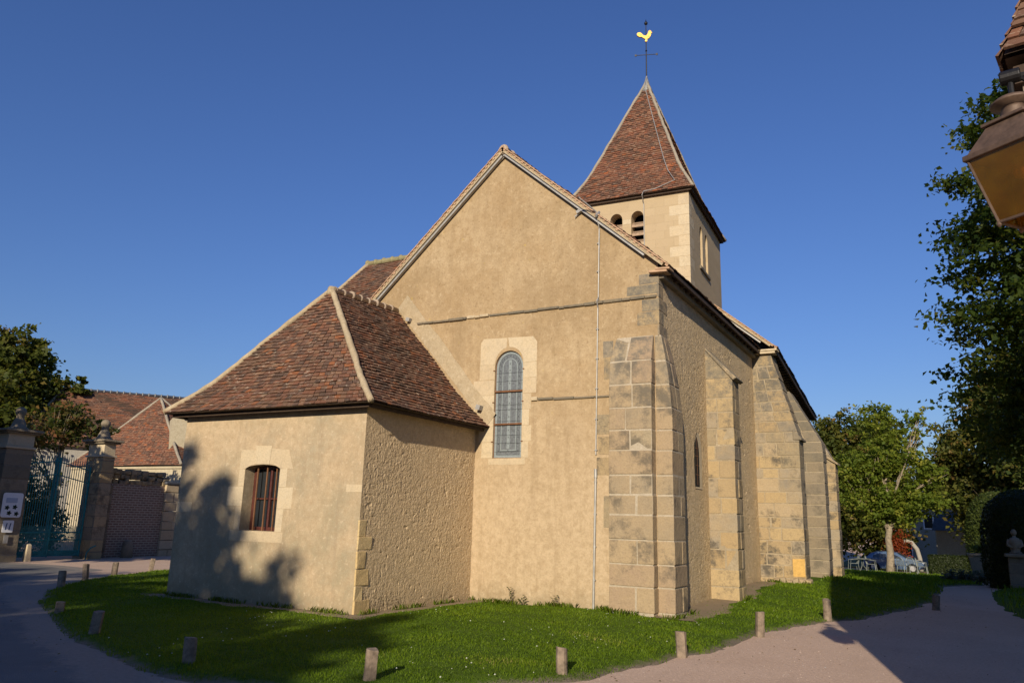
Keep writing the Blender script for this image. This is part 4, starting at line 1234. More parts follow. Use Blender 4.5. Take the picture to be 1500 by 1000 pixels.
for zz, r in ((9.35, .09),):
    c0 = fo+TU*(1.85-io)+TV*.10
    mb.tube([c0+V((0, 0, 9.35)), c0+V((0, 0, 9.92))], [.085, .08], 12)
mb.obox(fo+TU*(1.73-io)-TV*.01, TU*.24, TV*.24, V((0, 0, .14))) if False else None
mb.obox(fo+TU*(1.735-io)-TV*.008+V((0, 0, 9.93)), TU*.23, TV*.25, V((0, 0, .15)))
mb.build('opening_column', M['pale'], church, bevel=.01)
mb = MB(); mb.obox(so_+TV*1.2+TU*-.02+V((0, 0, 8.80)), TV*1.3, TU*.07, V((0, 0, .09)), .3); mb.build('opening_sill', M['stone_grey'], church, bevel=.01)
# tower roof
ZE, ZP = 10.72, 15.64
c4 = [tw(0, 0, ZE), tw(TL, 0, ZE), tw(TL, TD, ZE), tw(0, TD, ZE)]
AP = tw(TL/2-.03, TD/2, ZP)
cen = tw(TL/2, TD/2, ZE)
def hipc(c):
    dvec = (c-cen)*.085; dvec.z = 0
    b0 = c-dvec
    return bez(b0+V((0, 0, 0)), AP, dvec)
hf = [hipc(c) for c in c4]
mb = MB()
for i in range(4): tiles(mb, hf[i], hf[(i+1) % 4], 62, .14, 41+i, th=.016, sag=.010)
tr_o = mb.build('tower_roof', M['tile_tower'], church)
mb = MB()
for i in range(4):
    A, B = hf[i], hf[(i+1) % 4]
    for k in range(14): mb.quad(A(k/14), B(k/14), B((k+1)/14), A((k+1)/14))
    a, b = c4[i], c4[(i+1) % 4]
    ia = a.lerp(cen, .12)+V((0, 0, -.02)); ib = b.lerp(cen, .12)+V((0, 0, -.02))
    mb.quad(a, b, ib, ia)
mb.build('roof_boarding', M['dark_wood'], tr_o)
mb = MB()
for i in range(4):
    a, b = c4[i].lerp(cen, .03), c4[(i+1) % 4].lerp(cen, .03)
    dn = (b-a).normalized().cross(V((0, 0, 1)))
    mb.obox(a+V((0, 0, -.06)), b-a, -dn*.04, V((0, 0, .055)))
mb.build('eave_board', M['dark_wood'], tr_o)
for i in range(4):
    m_ = MB(); mortar_hip(m_, hf[i], 30, .046, 50+i, 0, .985); m_.build('hip_mortar', M['hip_grey'], tr_o, smooth=True)
mb = MB(); mb.lathe(AP+V((0, 0, -.40)), [(.21, 0), (.16, .15), (.10, .32), (.055, .48), (.025, .62)], 14); mb.build('lead_cap', M['lead'], tr_o, smooth=True)
# tower conductor
mb = MB()
pf = hf[1]
fpts = [AP+V((.03, -.05, .2))]+[pf(t_)+(-TU*(.10+.36*(1-t_)) - TV*.05)+V((0, 0, .06)) for t_ in (.95, .7, .45, .25, .15)]
mb.tube(fpts, .012, 6)
q = pf(.13)+(-TU*.5-TV*.10)
mb.tube([fpts[-1], tw(3.25, .12, ZE+.32), tw(2.7, .02, ZE+.10), tw(2.40, -.05, ZE+.05), tw(2.36, -.06, ZE-.06), tw(2.36, io-.03, ZE-.25), tw(2.36, io-.03, 8.4)], .013, 6)
mb.build('lightning_conductor', M['zinc'], church)
# weathercock
RT = AP+V((0, 0, .51)); rx = RT.x; ry = RT.y; rz0 = RT.z
mb = MB(); mb.tube([(rx, ry, rz0-.4), (rx, ry, rz0+1.62)], [.022, .014], 8)
mb.lathe((rx, ry, rz0+.62), [(.02, 0), (.035, .02), (.02, .05)], 10)
wc = mb.build('weathercock', M['iron'], church)
mb = MB(); cu = V((.62, -.30, 0)).normalized()
cu = V((.94, .34, 0)).normalized()
cz = rz0+.50
mb.tube([V((rx, ry, cz))-cu*.34, V((rx, ry, cz))+cu*.34], .012, 6)
for s_ in (-1, 1):
    e = V((rx, ry, cz))+cu*.34*s_
    mb.obox(e-cu*.03-V((0, .01, .035)), cu*.06, (0, .02, 0), (0, 0, .07))
mb.build('cross_arm', M['iron'], wc)
out = [(-.05, -.20), (-.02, -.10), (-.10, -.06), (-.17, .0), (-.26, .0), (-.34, .05), (-.37, .12), (-.33, .18), (-.25, .19), (-.18, .15), (-.13, .08), (-.07, .05), (.0, .05), (.06, .10), (.08, .18),
       (.10, .24), (.13, .22), (.15, .27), (.17, .23), (.20, .24), (.20, .19), (.25, .16), (.20, .13), (.20, .08), (.165, .0), (.12, -.06), (.05, -.10), (.04, -.20)]
ru = V((.93, .36, 0)).normalized()
oc = V((rx, ry, rz0+1.16))
th = V((0, 0, 1)).cross(ru)*.05
mb = MB(); mb.prism([oc+ru*a_*.82+V((0, 0, b_*.9))-th/2 for a_, b_ in out], th)
mb.build('rooster', M['gold'], wc, bevel=.018)
mb = MB(); mb.lathe((rx, ry, rz0+1.60), [(.012, 0), (.05, .03), (.06, .07), (.045, .11), (.012, .14), (.012, .2)], 12); mb.build('finial_ball', M['iron'], wc, smooth=True)

# ------------------------------------------------------------------ trees
def leaves(name, blobs, n, size, mat, parent, seed, per=46, sig=.17, flat=.35, shell=.5):
    """leaf-shaped faces gathered in sprays through the volume of the blobs [(centre, radii)]"""
    rs = np.random.RandomState(seed)
    vol = np.array([r[0]*r[1]*r[2] for _, r in blobs])**.6
    ncl = max(1, n//per)
    which = rs.choice(len(blobs), ncl, p=vol/vol.sum())
    C = np.array([tuple(b[0]) for b in blobs])[which]; R_ = np.array([tuple(b[1]) for b in blobs])[which]
    d = rs.normal(size=(ncl, 3)); d /= np.linalg.norm(d, axis=1)[:, None]
    rad = shell+(1.04-shell)*rs.rand(ncl)**.7
    lump = 1+.16*np.sin(d[:, 0]*5+seed)*np.sin(d[:, 2]*6+which)+.10*np.sin(d[:, 1]*9+seed*2)
    cc = C+d*R_*(rad*lump)[:, None]
    idx = np.repeat(np.arange(ncl), per)
    m = len(idx)
    s = sig*np.mean(R_, 1)[idx]*np.repeat(rs.uniform(.55, 1.3, ncl), per)
    out = d[idx]*np.array([1, 1, .25])
    along = np.clip(rs.normal(size=m), -1.7, 1.7)
    P = cc[idx]+np.clip(rs.normal(size=(m, 3)), -1.7, 1.7)*s[:, None]*np.array([.75, .75, .42])+out*(along*s*.9)[:, None]
    P[:, 2] -= .12*np.abs(along)*s
    nrm = rs.normal(size=(m, 3))*.75+np.array([0, 0, .75])+out*flat
    nrm /= np.linalg.norm(nrm, axis=1)[:, None]
    t = np.cross(nrm, rs.normal(size=(m, 3))); t /= np.linalg.norm(t, axis=1)[:, None]
    b = np.cross(nrm, t)
    L_ = size*rs.uniform(.6, 1.25, m)[:, None]
    v0 = P-t*L_*.5; v2 = P+t*L_*.5-nrm*L_*.12
    v1 = P+b*L_*.34+nrm*L_*.08; v3 = P-b*L_*.34+nrm*L_*.08
    co = np.stack([v0, v1, v2, v3], 1).reshape(-1, 3)
    q = np.arange(m)[:, None]*4+np.arange(4)[None]
    tone = np.repeat(rs.rand(ncl), per)
    r = np.clip(.55*tone+.45*rs.rand(m)*(.4+.6*tone)+.12*rs.rand(m), 0, 1)
    o0 = ORG.get(parent.name, V((0, 0, 0)))
    return np_mesh(name, co-np.array(o0), q, r, M[mat], parent)

def trunk(root, base, top, r0, blobs, bark, seed, nl=9, r1=None):
    rg = random.Random(seed); mb = MB()
    base, top = V(base), V(top)
    n = 9; pts = []; rad = []
    for i in range(n+1):
        t = i/n
        q = base.lerp(top, t)+V((rg.uniform(-1, 1), rg.uniform(-1, 1), 0))*(.25*r0*min(1, t*3)+.0)
        pts.append(q); rad.append(r0*(1.35 if i == 0 else 1.0)*(1-.72*t))
    pts[0] = base-V((0, 0, .15))
    mb.tube(pts, rad, 10)
    for k in range(nl):
        c, r = rg.choice(blobs)
        tgt = V(c)+V((rg.uniform(-.7, .7)*r[0], rg.uniform(-.7, .7)*r[1], rg.uniform(-.5, .3)*r[2]))
        t0 = rg.uniform(.35, .97)
        s = base.lerp(top, t0); rr = r0*(1-.72*t0)*.6
        mid = s.lerp(tgt, .5)+V((rg.uniform(-.2, .2), rg.uniform(-.2, .2), rg.uniform(.0, .3)))*(tgt-s).length*.3
        mb.tube([s, s.lerp(mid, .5)+V((0, 0, .05)), mid, tgt], [rr, rr*.75, rr*.5, rr*.15], 7)
        for j in range(3):
            t2 = tgt+V((rg.uniform(-.5, .5)*r[0], rg.uniform(-.5, .5)*r[1], rg.uniform(-.2, .3)*r[2]))
            mb.tube([mid.lerp(tgt, rg.uniform(0, .5)), mid.lerp(t2, .6), t2], [rr*.36, rr*.22, rr*.07], 5)
    return mb.build('trunk', M[bark], root, smooth=True)

def tree(name, label, base, blobs, r0, top, n, size, mat, bark, seed, group=None, **kw):
    nl = kw.pop('nl', 9)
    root = thing(name, label, 'tree', base, group)
    B = V(base)
    bl = [(B+V(c), r) for c, r in blobs]
    trunk(root, B, B+V(top), r0, bl, bark, seed, nl)
    leaves('crown', bl, n, size, mat, root, seed, **kw)
    return root

# lime tree overhanging the path, right edge
tree('lime_tree', 'tall dense lime tree rising along the right edge behind the street lantern', (12.1, 6.6, .1),
     [((-.2, 0, 3.6), (2.4, 2.2, 1.5)), ((-.4, 0, 5.4), (2.6, 2.5, 1.6)), ((-.4, .1, 7.4), (2.55, 2.4, 1.5)), ((-.5, 0, 9.1), (1.8, 1.9, 1.4)), ((-.7, .1, 10.6), (1.05, 1.1, .9)), ((2.6, .6, 6.5), (2.6, 2.6, 3.4)), ((1.0, 2.4, 5), (2.6, 2.2, 2.6))],
     .26, (.2, .1, 9.3), 165000, .125, 'leaf_lime', 'bark', 21, per=90, sig=.115, shell=.4)
# walnut on the lawn behind the church
tree('walnut_tree', 'slim pale-trunked young tree on the sunlit strip of lawn by the parked car', (5.7, 38.2, -.64),
     [((-.9, 0, 4.1), (1.9, 1.6, 1.0)), ((1.3, .2, 4.0), (1.7, 1.6, 1.0)), ((-.4, .2, 6.0), (1.7, 1.5, 1.2)), ((1.0, .2, 6.2), (1.2, 1.3, 1.4)), ((-.2, 0, 8.2), (1.0, 1.0, 1.2)), ((1.7, .1, 8.2), (.75, .8, 1.1)), ((-1.9, .3, 5.4), (1.1, 1.2, 1.2)), ((.3, 0, 3.3), (1.8, 1.4, .7)), ((2.3, .2, 5.4), (.9, .9, .9))],
     .22, (.15, 0, 5.6), 19000, .20, 'leaf_walnut', 'bark_pale', 5, per=26, sig=.2, nl=16, shell=.3)
# tree mass behind
for i, (lab, b, bl, n, s, mt, sd) in enumerate((
    ('dark bushy tree showing directly behind the church end buttress', (-1.2, 58, -1.3), [((0, 0, 4.5), (3.6, 3, 3.2)), ((.6, 0, 8.0), (3.2, 3, 3)), ((2.6, .5, 10.3), (2.2, 2, 2)), ((3.2, 0, 5.2), (2.6, 2.4, 3.2))], 24000, .36, 'leaf_olive', 31),
    ('yellowish green tree standing left of the pale-trunked tree', (3.2, 62, -1.4), [((0, 0, 4), (3, 2.5, 3.2)), ((-.3, 0, 8), (2.8, 2.5, 3)), ((.8, 0, 10.6), (1.8, 1.6, 1.8))], 16000, .36, 'leaf_olive', 33),
    ('broad russet green tree between the pale-trunked tree and the lime', (11.6, 56, -1.3), [((0, 0, 5.2), (3.4, 3, 2.6)), ((-.6, 0, 8.8), (3.2, 2.6, 2.8)), ((1.0, 0, 12.2), (2.8, 2.4, 2.6)), ((2.6, 0, 7), (3, 2.5, 4)), ((-2.4, .2, 6.8), (2.2, 1.8, 2)), ((2.6, 0, 14.6), (2.2, 1.6, 2.2))], 36000, .36, 'leaf_olive', 35),
    ('dark tall tree behind the clipped yews at the right edge', (16.4, 47, -1), [((0, 0, 5), (4, 3, 4)), ((0, 0, 10), (3.8, 3, 4)), ((.5, 0, 14), (2.8, 2.4, 3))], 26000, .36, 'leaf_dark', 37),
    ('distant green tree seen through the branches above the grey roof', (8.2, 92, -1.5), [((0, 0, 4), (5, 4, 3.6)), ((-2, 0, 6.5), (3, 3, 3))], 4500, .55, 'leaf_dark', 39),
)):
    tree('broadleaf_tree', lab, b, bl, .32, (0, 0, bl[1][0][2]), n, s, mt, 'bark', sd, per=30, sig=.2)
# left background
tree('chestnut_tree', 'big round dark green tree at the left edge behind the gate pillars', (-44.4, 17.2, 0),
     [((0, 0, 5.5), (4.4, 4.4, 4)), ((-.4, 0, 8.8), (3.6, 3.6, 3.2)), ((-.3, .2, 11.6), (2.4, 2.4, 2)), ((1.0, 1.4, 8.2), (2.0, 2.0, 1.8)), ((2.0, 2.8, 9.6), (1.2, 1.2, .9)), ((-2.5, -2.5, 8), (3.4, 3.4, 3.4)), ((.5, .7, 3), (3.6, 3.6, 3))],
     .45, (0, 0, 9), 42000, .36, 'leaf_olive', 'bark', 41, per=40, sig=.15, shell=.35)
tree('pagoda_shrub', 'low spreading shrub with bare pale limbs and reddish leaves behind the gate', (-21.9, 7.7, 0),
     [((-.4, -.4, 4.6), (1.0, 1.2, .75)), ((.2, .5, 4.7), (.9, 1.1, .75)), ((.1, .1, 5.3), (.8, .9, .5)), ((.5, 1.3, 4.5), (.5, .6, .5)), ((-.5, -1.3, 4.1), (.6, .7, .6))],
     .10, (0, 0, 3.9), 3600, .17, 'leaf_autumn', 'bark_pale', 43, per=18, sig=.24, nl=15, shell=.3)
tree('laurel_shrub', 'dark evergreen shrub filling the left half of the gate opening', (-20.7, 5.7, 0), [((0, 0, 1.5), (1.1, 1.3, 1.5)), ((-.2, -.3, 2.6), (.9, 1.1, .9)), ((.1, .9, 1.0), (.8, .8, 1.0))], .06, (0, 0, 2), 9000, .13, 'leaf_dark', 'bark', 45, per=20, sig=.2)
# trees along the street behind the photographer that shade the road, lawn and sacristy
def caster(label, base, blobs, n, sd, size=.42):
    tree('street_tree', label, base, blobs, .3, (0, 0, blobs[0][0][2]), n, size, 'leaf_lime', 'bark', sd, per=40, sig=.17, shell=.15, group='street trees shading the lawn')
caster('shorter street tree whose shadow crosses the lawn left of the gable', (7.6, -29.5, 0), [((-.6, 0, 7.2), (2.8, 2.2, 3.8)), ((-2.5, 0, 10.3), (1.3, 1.2, 2.0)), ((.3, 0, 10.3), (.9, .9, 1.5)), ((.7, 0, 8.4), (1.2, 1.0, 1.6)), ((0, 0, 4.4), (2.4, 2, 2.4))], 19000, 61, .36)
caster('tallest street tree whose shadow falls on the sacristy corner', (1.9, -29.5, 0), [((0, 0, 7.5), (3.4, 2.6, 4)), ((-1.2, 0, 12.2), (1.7, 1.6, 3.4)), ((1.0, 0, 12.2), (1.2, 1.2, 2.7)), ((1.9, 0, 9.8), (1.8, 1.4, 1.7)), ((2.9, 0, 10.9), (1.4, 1.2, 1.6)), ((0, 0, 4), (3, 2.4, 2.6))], 19000, 62, .36)
caster('round street tree shading the bollards by the road', (-2.9, -29.5, 0), [((0, 0, 7), (3.9, 2.6, 3.6)), ((0, 0, 10.0), (3.4, 2.2, 2.5)), ((2.4, 0, 9.6), (1.6, 1.6, 2.4)), ((0, 0, 4), (3, 2.4, 2.6))], 28000, 63)
caster('round street tree shading the asphalt', (-8.6, -29.5, 0), [((0, 0, 7), (4, 2.6, 3.6)), ((0, 0, 10.0), (3.6, 2.2, 2.4)), ((2.8, .5, 9.6), (1.6, 1.6, 2.2)), ((0, 0, 4), (3, 2.4, 2.6))], 28000, 64)
caster('wide street tree shading the far end of the asphalt', (-14.8, -29.5, 0), [((0, 0, 7), (3.8, 2.6, 3.6)), ((0, 0, 10), (3.8, 2.2, 2.3)), ((3.0, .5, 9.6), (1.6, 1.6, 2.2)), ((0, 0, 4), (3, 2.4, 2.6))], 28000, 65)
caster('tree beside the road left of view whose shade falls on the gate pillars', (-15.2, -4.4, 0), [((-.4, 0, 6.1), (2.2, 1.8, 2.2)), ((-2.2, .2, 6.2), (2.2, 1.6, 2.2)), ((1.5, .2, 5.4), (1.6, 1.3, 1.65)), ((-4.6, 0, 6.8), (2.4, 1.6, 2.2)), ((-8, 0, 6.8), (2.6, 1.8, 2.2))], 32000, 66, .30)

# ------------------------------------------------------------------ bollards
def make_bollard(sd):
    rg = random.Random(sd); mb = MB()
    n = 12; vs = []; zs = (-.08, .1, .2, .3, .345, .35)
    ph = [rg.uniform(.82, 1.10) for _ in range(n)]; sl1, sl2 = rg.uniform(-.18, .18), rg.uniform(-.18, .18)
    for z in zs:
        for k in range(n):
            r = .074*ph[k]*(1+.03*math.sin(z*17+k))*(1.05-.12*z)
            if z > .347: r *= .90
            t = 2*PI*k/n
            tilt = z*rg.uniform(-.0, .0)
            vs.append((r*math.cos(t)*.95, r*math.sin(t), z+((sl1*r*math.cos(t)+sl2*r*math.sin(t)+rg.uniform(-.006, .006)) if z > .3 else 0)))
    fs = []
    for i in range(len(zs)-1):
        for k in range(n): fs.append((i*n+k, i*n+(k+1) % n, (i+1)*n+(k+1) % n, (i+1)*n+k))
    fs.append(tuple((len(zs)-1)*n+k for k in range(n)))
    mb.add(vs, fs, .5)
    o = mb.build('bollard', M['wood_post'], bevel=.006)
    return o
BG = 'wooden bollards round the lawn'
BL_ = [((3.55, -3.93), 1.1, 'sunlit oak bollard at the front edge of the lawn left of the gravel path bend'),
       ((4.98, -2.33), .98, 'short sunlit oak bollard in front of the lightning conductor'),
       ((5.68, -.12), 1.0, 'narrow sunlit oak bollard in front of the stone corner buttress'),
       ((6.12, 2.58), 1.2, 'sunlit oak bollard with flat top right of the corner buttress'),
       ((6.72, 5.65), 1.25, 'leaning sunlit oak bollard next to the lantern shadow'),
       ((8.45, 9.75), 1.0, 'dark oak bollard in the shade where the path bends behind the lawn'),
       ((1.42, -4.43), 1.0, 'shaded oak bollard in the dark front corner of the lawn'),
       ((-1.28, -3.78), 1.05, 'shaded oak bollard in front of the sacristy left corner'),
       ((-3.76, -2.75), .62, 'stubby shaded bollard at the left tip of the lawn'),
       ((-7.70, -.32), 1.15, 'dark bollard at the far curve of the lawn nearest the asphalt'),
       ((-9.22, 1.2), 1.2, 'dark bollard left of the pair by the sacristy eave'),
       ((-9.70, 2.27), 1.15, 'slim dark bollard standing against the sunlit strip of gravel'),
       ((-10.52, 3.92), 1.15, 'dark leaning bollard closest to the sacristy wall on the far side')]
bo_v = [make_bollard(k) for k in (3, 8, 15)]
for i, ((x, y), s, lab) in enumerate(BL_):
    o = bo_v[i] if i < 3 else bo_v[i % 3].copy()
    if i > 2: COL.objects.link(o)
    rg = random.Random(i+50)
    o.location = (x, y, float(gz(x, y))+.02); o.scale = (.95*rg.uniform(.92, 1.1), .95*rg.uniform(.92, 1.1), s*.86)
    o.rotation_euler = (rg.uniform(-.10, .10), rg.uniform(-.10, .10), rg.uniform(0, 6))
    tag(o, lab, 'bollard', BG)

# ------------------------------------------------------------------ gate and left background
def gate_pier(name, label, x0, x1, y0, y1, h, seed, lit=True):
    root = thing(name, label, 'gate pillar', ((x0+x1)/2, (y0+y1)/2, 0))
    st, mo = MB(), MB()
    ashlar(st, mo, lambda z: (x0, x1, y0, y1), -.1, h, .36, 2 if x1-x0 > .7 else 1, 1, seed)
    st.build('shaft', M['stone_warm' if seed == 71 else 'stone_grey'], root, bevel=.01)
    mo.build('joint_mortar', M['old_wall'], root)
    mb = MB(); mb.box(x0-.05, x1+.05, y0-.05, y1+.05, h, h+.07); mb.build('necking', M['pale'], root, bevel=.015)
    mb = MB(); mb.box(x0+.01, x1-.01, y0+.01, y1-.01, h+.07, h+.46, .5); mb.build('frieze', M['pale'], root, bevel=.01)
    mb = MB(); mb.box(x0-.10, x1+.10, y0-.10, y1+.10, h+.46, h+.52); mb.box(x0-.17, x1+.17, y0-.17, y1+.17, h+.522, h+.60)
    mb.build('cornice', M['stone_grey'], root, bevel=.02)
    c = ((x0+x1)/2, (y0+y1)/2, h+.60)
    mb = MB(); mb.lathe(c, [(.30, 0), (.29, .06), (.22, .10), (.19, .2), (.13, .34), (.10, .38), (.12, .42), (.115, .46), (.15, .52), (.16, .6), (.12, .68), (.06, .72)], 18)
    mb.build('finial', M['stone_grey'], root, smooth=True)
    return root
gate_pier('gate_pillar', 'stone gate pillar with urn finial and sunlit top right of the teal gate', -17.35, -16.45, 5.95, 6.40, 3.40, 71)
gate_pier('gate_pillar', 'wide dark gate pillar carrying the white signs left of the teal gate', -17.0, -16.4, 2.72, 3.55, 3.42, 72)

# side pier with pale lit edge left of the wide pillar
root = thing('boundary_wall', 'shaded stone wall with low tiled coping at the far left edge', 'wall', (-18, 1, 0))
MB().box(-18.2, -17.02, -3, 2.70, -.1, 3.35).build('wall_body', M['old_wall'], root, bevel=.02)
mb = MB()
tiles(mb, lin((-17.0, -3, 3.36), (-17.6, -3, 4.0)), lin((-17.0, 2.68, 3.36), (-17.6, 2.68, 4.0)), 6, .17, 73)
tiles(mb, lin((-18.3, 2.68, 3.36), (-17.6, 2.68, 4.0)), lin((-18.3, -3, 3.36), (-17.6, -3, 4.0)), 6, .17, 74)
mb.build('coping', M['tile'], root)

def gate_leaf(label, hx, hy, ang, wid, h0, h1, curve, seed):
    root = thing('iron_gate', label, 'gate', (hx, hy, 0), 'leaves of the teal gate')
    d = V((math.cos(ang), math.sin(ang), 0)); H = V((hx, hy, 0))
    top = lambda s: h0+(h1-h0)*s+curve*math.sin(PI*s)
    n = 15
    fr_ = MB()
    fr_.tube([H+V((0, 0, .08)), H+V((0, 0, top(0)))], .035, 8); fr_.tube([H+d*wid+V((0, 0, .08)), H+d*wid+V((0, 0, top(1)))], .03, 8)
    for zz in (.12, .62, .86): fr_.tube([H+V((0, 0, zz)), H+d*wid+V((0, 0, zz))], .022, 6)
    fr_.tube([H+d*wid*s/8+V((0, 0, top(s/8)-.12)) for s in range(9)], .022, 6)
    fr_.tube([H+d*wid*s/8+V((0, 0, top(s/8)-.55)) for s in range(9)], .018, 6)
    fr_.build('gate_frame', M['teal'], root)
    br = MB()
    for i in range(1, n):
        s = i/n; q = H+d*wid*s
        br.tube([q+V((0, 0, .1)), q+V((0, 0, top(s)+.05)), q+V((0, 0, top(s)+.17))], [.013, .013, .003], 6)
        if i < n: br.tube([q+d*wid/n*.5+V((0, 0, .1)), q+d*wid/n*.5+V((0, 0, 1.0)), q+d*wid/n*.5+V((0, 0, 1.08))], [.011, .011, .003], 6)
    br.build('gate_bars', M['teal'], root)
    MB().quad(H+V((0, 0, .12)), H+d*wid+V((0, 0, .12)), H+d*wid+V((0, 0, .60)), H+V((0, 0, .60))).build('kick_panel', M['teal'], root) if False else None
    kp = MB(); kp.obox(H+V((0, 0, .14)), d*wid, V((-d.y, d.x, 0))*.01, V((0, 0, .14))); kp.build('kick_panel', M['teal'], root)
    return root
gate_leaf('teal iron gate leaf hung on the sign pillar', -16.85, 3.6, math.radians(96), 1.22, 3.12, 3.30, .0, 1)
gate_leaf('teal iron gate leaf hung on the urn pillar', -17.0, 5.92, math.radians(-100), 1.1, 3.05, 3.3, .0, 2)
# hoop at the foot of the gate
o = MB().tube([(-16.28, 5.72, 0), (-16.25, 5.72, .22), (-16.2, 5.80, .38), (-16.15, 5.95, .46)], .022, 8).build('wheel_guard', M['teal'])
tag(o, 'curved teal iron wheel guard at the foot of the urn pillar', 'guard iron')

# signs on the wide pillar
def rrect(w_, h, r, n=5):
    p_ = []
    for cx, cy, a0 in ((w_/2-r, h/2-r, 0), (-w_/2+r, h/2-r, PI/2), (-w_/2+r, -h/2+r, PI), (w_/2-r, -h/2+r, 1.5*PI)):
        p_ += arc(cx, cy, r, r, a0, a0+PI/2, n)
    return p_
sx = -16.37
def plate(mbx, cy, cz, pts, x, t=.015):
    mbx.prism([(x, cy+a_, cz+b_) for a_, b_ in pts], (t, 0, 0))
root = thing('village_sign', 'white rounded sign with four dark blossom marks on the wide gate pillar', 'sign', (sx, 3.15, 1.4))
mb = MB(); plate(mb, 3.15, 1.70, rrect(.60, .74, .07), sx); mb.build('sign_plate', M['white_paint'], root)
mb = MB()
for (a_, b_) in ((-.14, -.08), (.09, -.06), (-.06, -.24), (.16, -.26)):
    fl_ = []
    for k in range(20):
        t_ = 2*PI*k/20; r = .062*(1+.28*math.cos(5*t_))
        fl_.append((a_+r*math.cos(t_), b_+r*math.sin(t_)))
    plate(mb, 3.15, 1.70, fl_, sx+.017, .004)
mb.build('blossom_mark', M['sign_dark'], root)
mb = MB(); plate(mb, 3.12, 1.84, rrect(.34, .15, .02), sx+.017, .003); mb.build('pale_print', M['blue_grey'], root)
root = thing('small_sign', 'small pale blue square sign with two dark strokes below the white sign', 'sign', (sx, 3.13, 1))
mb = MB(); plate(mb, 3.13, 1.06, rrect(.32, .36, .03), sx); mb.build('sign_plate', M['white_paint'], root)
mb = MB()
for a_ in (-.055, .055): plate(mb, 3.13, 1.06, [(a_-.03, -.10), (a_+.0, -.10), (a_+.03, .10), (a_, .10)], sx+.017, .003)
mb.build('stroke_mark', M['sign_blue'], root)
o = MB().box(sx, sx+.012, 3.06, 3.20, .56, .80).build('metal_plaque', M['zinc'], None, bevel=.003)
tag(o, 'little tarnished plaque under the two signs on the gate pillar', 'plaque')
o = MB().hexa([(-18.95, 4.55, -.1), (-18.75, 4.55, -.1), (-18.75, 4.75, -.1), (-18.95, 4.75, -.1), (-18.92, 4.58, .55), (-18.78, 4.58, .5), (-18.78, 4.72, .5), (-18.92, 4.72, .56)]).build('boundary_stone', M['pale'], bevel=.02)
o.location = (2.35, -.72, 0)
tag(o, 'small pale sunlit stone post beside the grass at the far left', 'stone post')

# brick wall between the pillar and the corner pier
root = thing('garden_wall', 'brick and rubble garden wall with stone piers right of the urn pillar', 'wall', (-17.1, 8, 0))
MB().box(-17.45, -17.05, 6.405, 9.3, -.1, 2.55).build('brick_panel', M['brick'], root)
mb = MB()
ashlar(mb, MB(), lambda z: (-17.48, -16.98, 6.42, 6.85), -.1, 2.5, .33, 1, 1, 75)
mb.build('stone_pier', M['stone_grey'], root, bevel=.012)
mb = MB(); ashlar(mb, MB(), lambda z: (-17.6, -16.95, 9.0, 9.9), -.1, 2.62, .35, 1, 2, 76)
mb.build('stone_pier', M['pale'], root, bevel=.012)
mb = MB(); rg = random.Random(5)
y = 6.45
while y < 8.95:
    for lay in range(3):
        L_ = rg.uniform(.14, .32)
        z0 = 2.55+lay*.17; s_ = rg.uniform(-.03, .03)
        mb.obox((-17.5+s_, y, z0), (.46+rg.uniform(-.05, .05), 0, 0), (0, L_, rg.uniform(-.03, .03)), (rg.uniform(-.02, .02), 0, rg.uniform(.13, .2)), rg.random())
    y += .22
mb.build('rubble_coping', M['stone_warm'], root, bevel=.03)
mb = MB(); mb.box(-17.62, -16.9, 8.95, 9.95, 2.625, 2.72); mb.build('pier_cap', M['slate'], root, bevel=.02)
o = MB().tube_lathe(V((-16.75, 7.55, 0)), [(.20, -.1), (.19, .3), (.16, .52), (.10, .6)], 14, .5, 0).build('guard_stone', M['stone_grey'], None, smooth=True)
tag(o, 'squat rounded guard stone at the foot of the brick wall', 'guard stone')

# pavilion
px0, px1, py0, py1 = -31.4, -22.75, 14.1, 17.9
root = thing('garden_pavilion', 'cream pavilion with steep brown tiled pyramid roof behind the garden wall', 'building', (-27, 16, 0))
mb = MB(); mb.box(px0, px1, py0, py1, -.2, 3.75); mb.build('wall', M['cream'], root)
mb = MB(); mb.box(px0-.07, px1+.07, py0-.07, py1+.07, 3.60, 3.74); mb.build('cornice', M['cream'], root, bevel=.03)
pc = [V((px0-.2, py0-.2, 3.76)), V((px1+.2, py0-.2, 3.76)), V((px1+.2, py1+.2, 3.76)), V((px0-.2, py1+.2, 3.76))]
pa = V((-27.5, 16.0, 7.45))
ph = [bez(c+(pa-c)*.04-V((0, 0, (pa.z-c.z)*.04)), pa, ((c-pa)*.04)-V((0, 0, (c.z-pa.z)*.04))) for c in pc]
mb = MB()
for i in range(4): tiles(mb, ph[i], ph[(i+1) % 4], 40, .24, 81+i, sag=.02)
ro = mb.build('roof', M['tile_tower'], root)
mb = MB()
for i in range(4):
    A, B = ph[i], ph[(i+1) % 4]
    for k in range(8): mb.quad(A(k/8), B(k/8), B((k+1)/8), A((k+1)/8))
mb.build('roof_boarding', M['dark_wood'], ro)
for i in range(4):
    m_ = MB(); mortar_hip(m_, ph[i], 16, .07, 90+i); m_.build('hip_mortar', M['hip_grey'], ro, smooth=True)
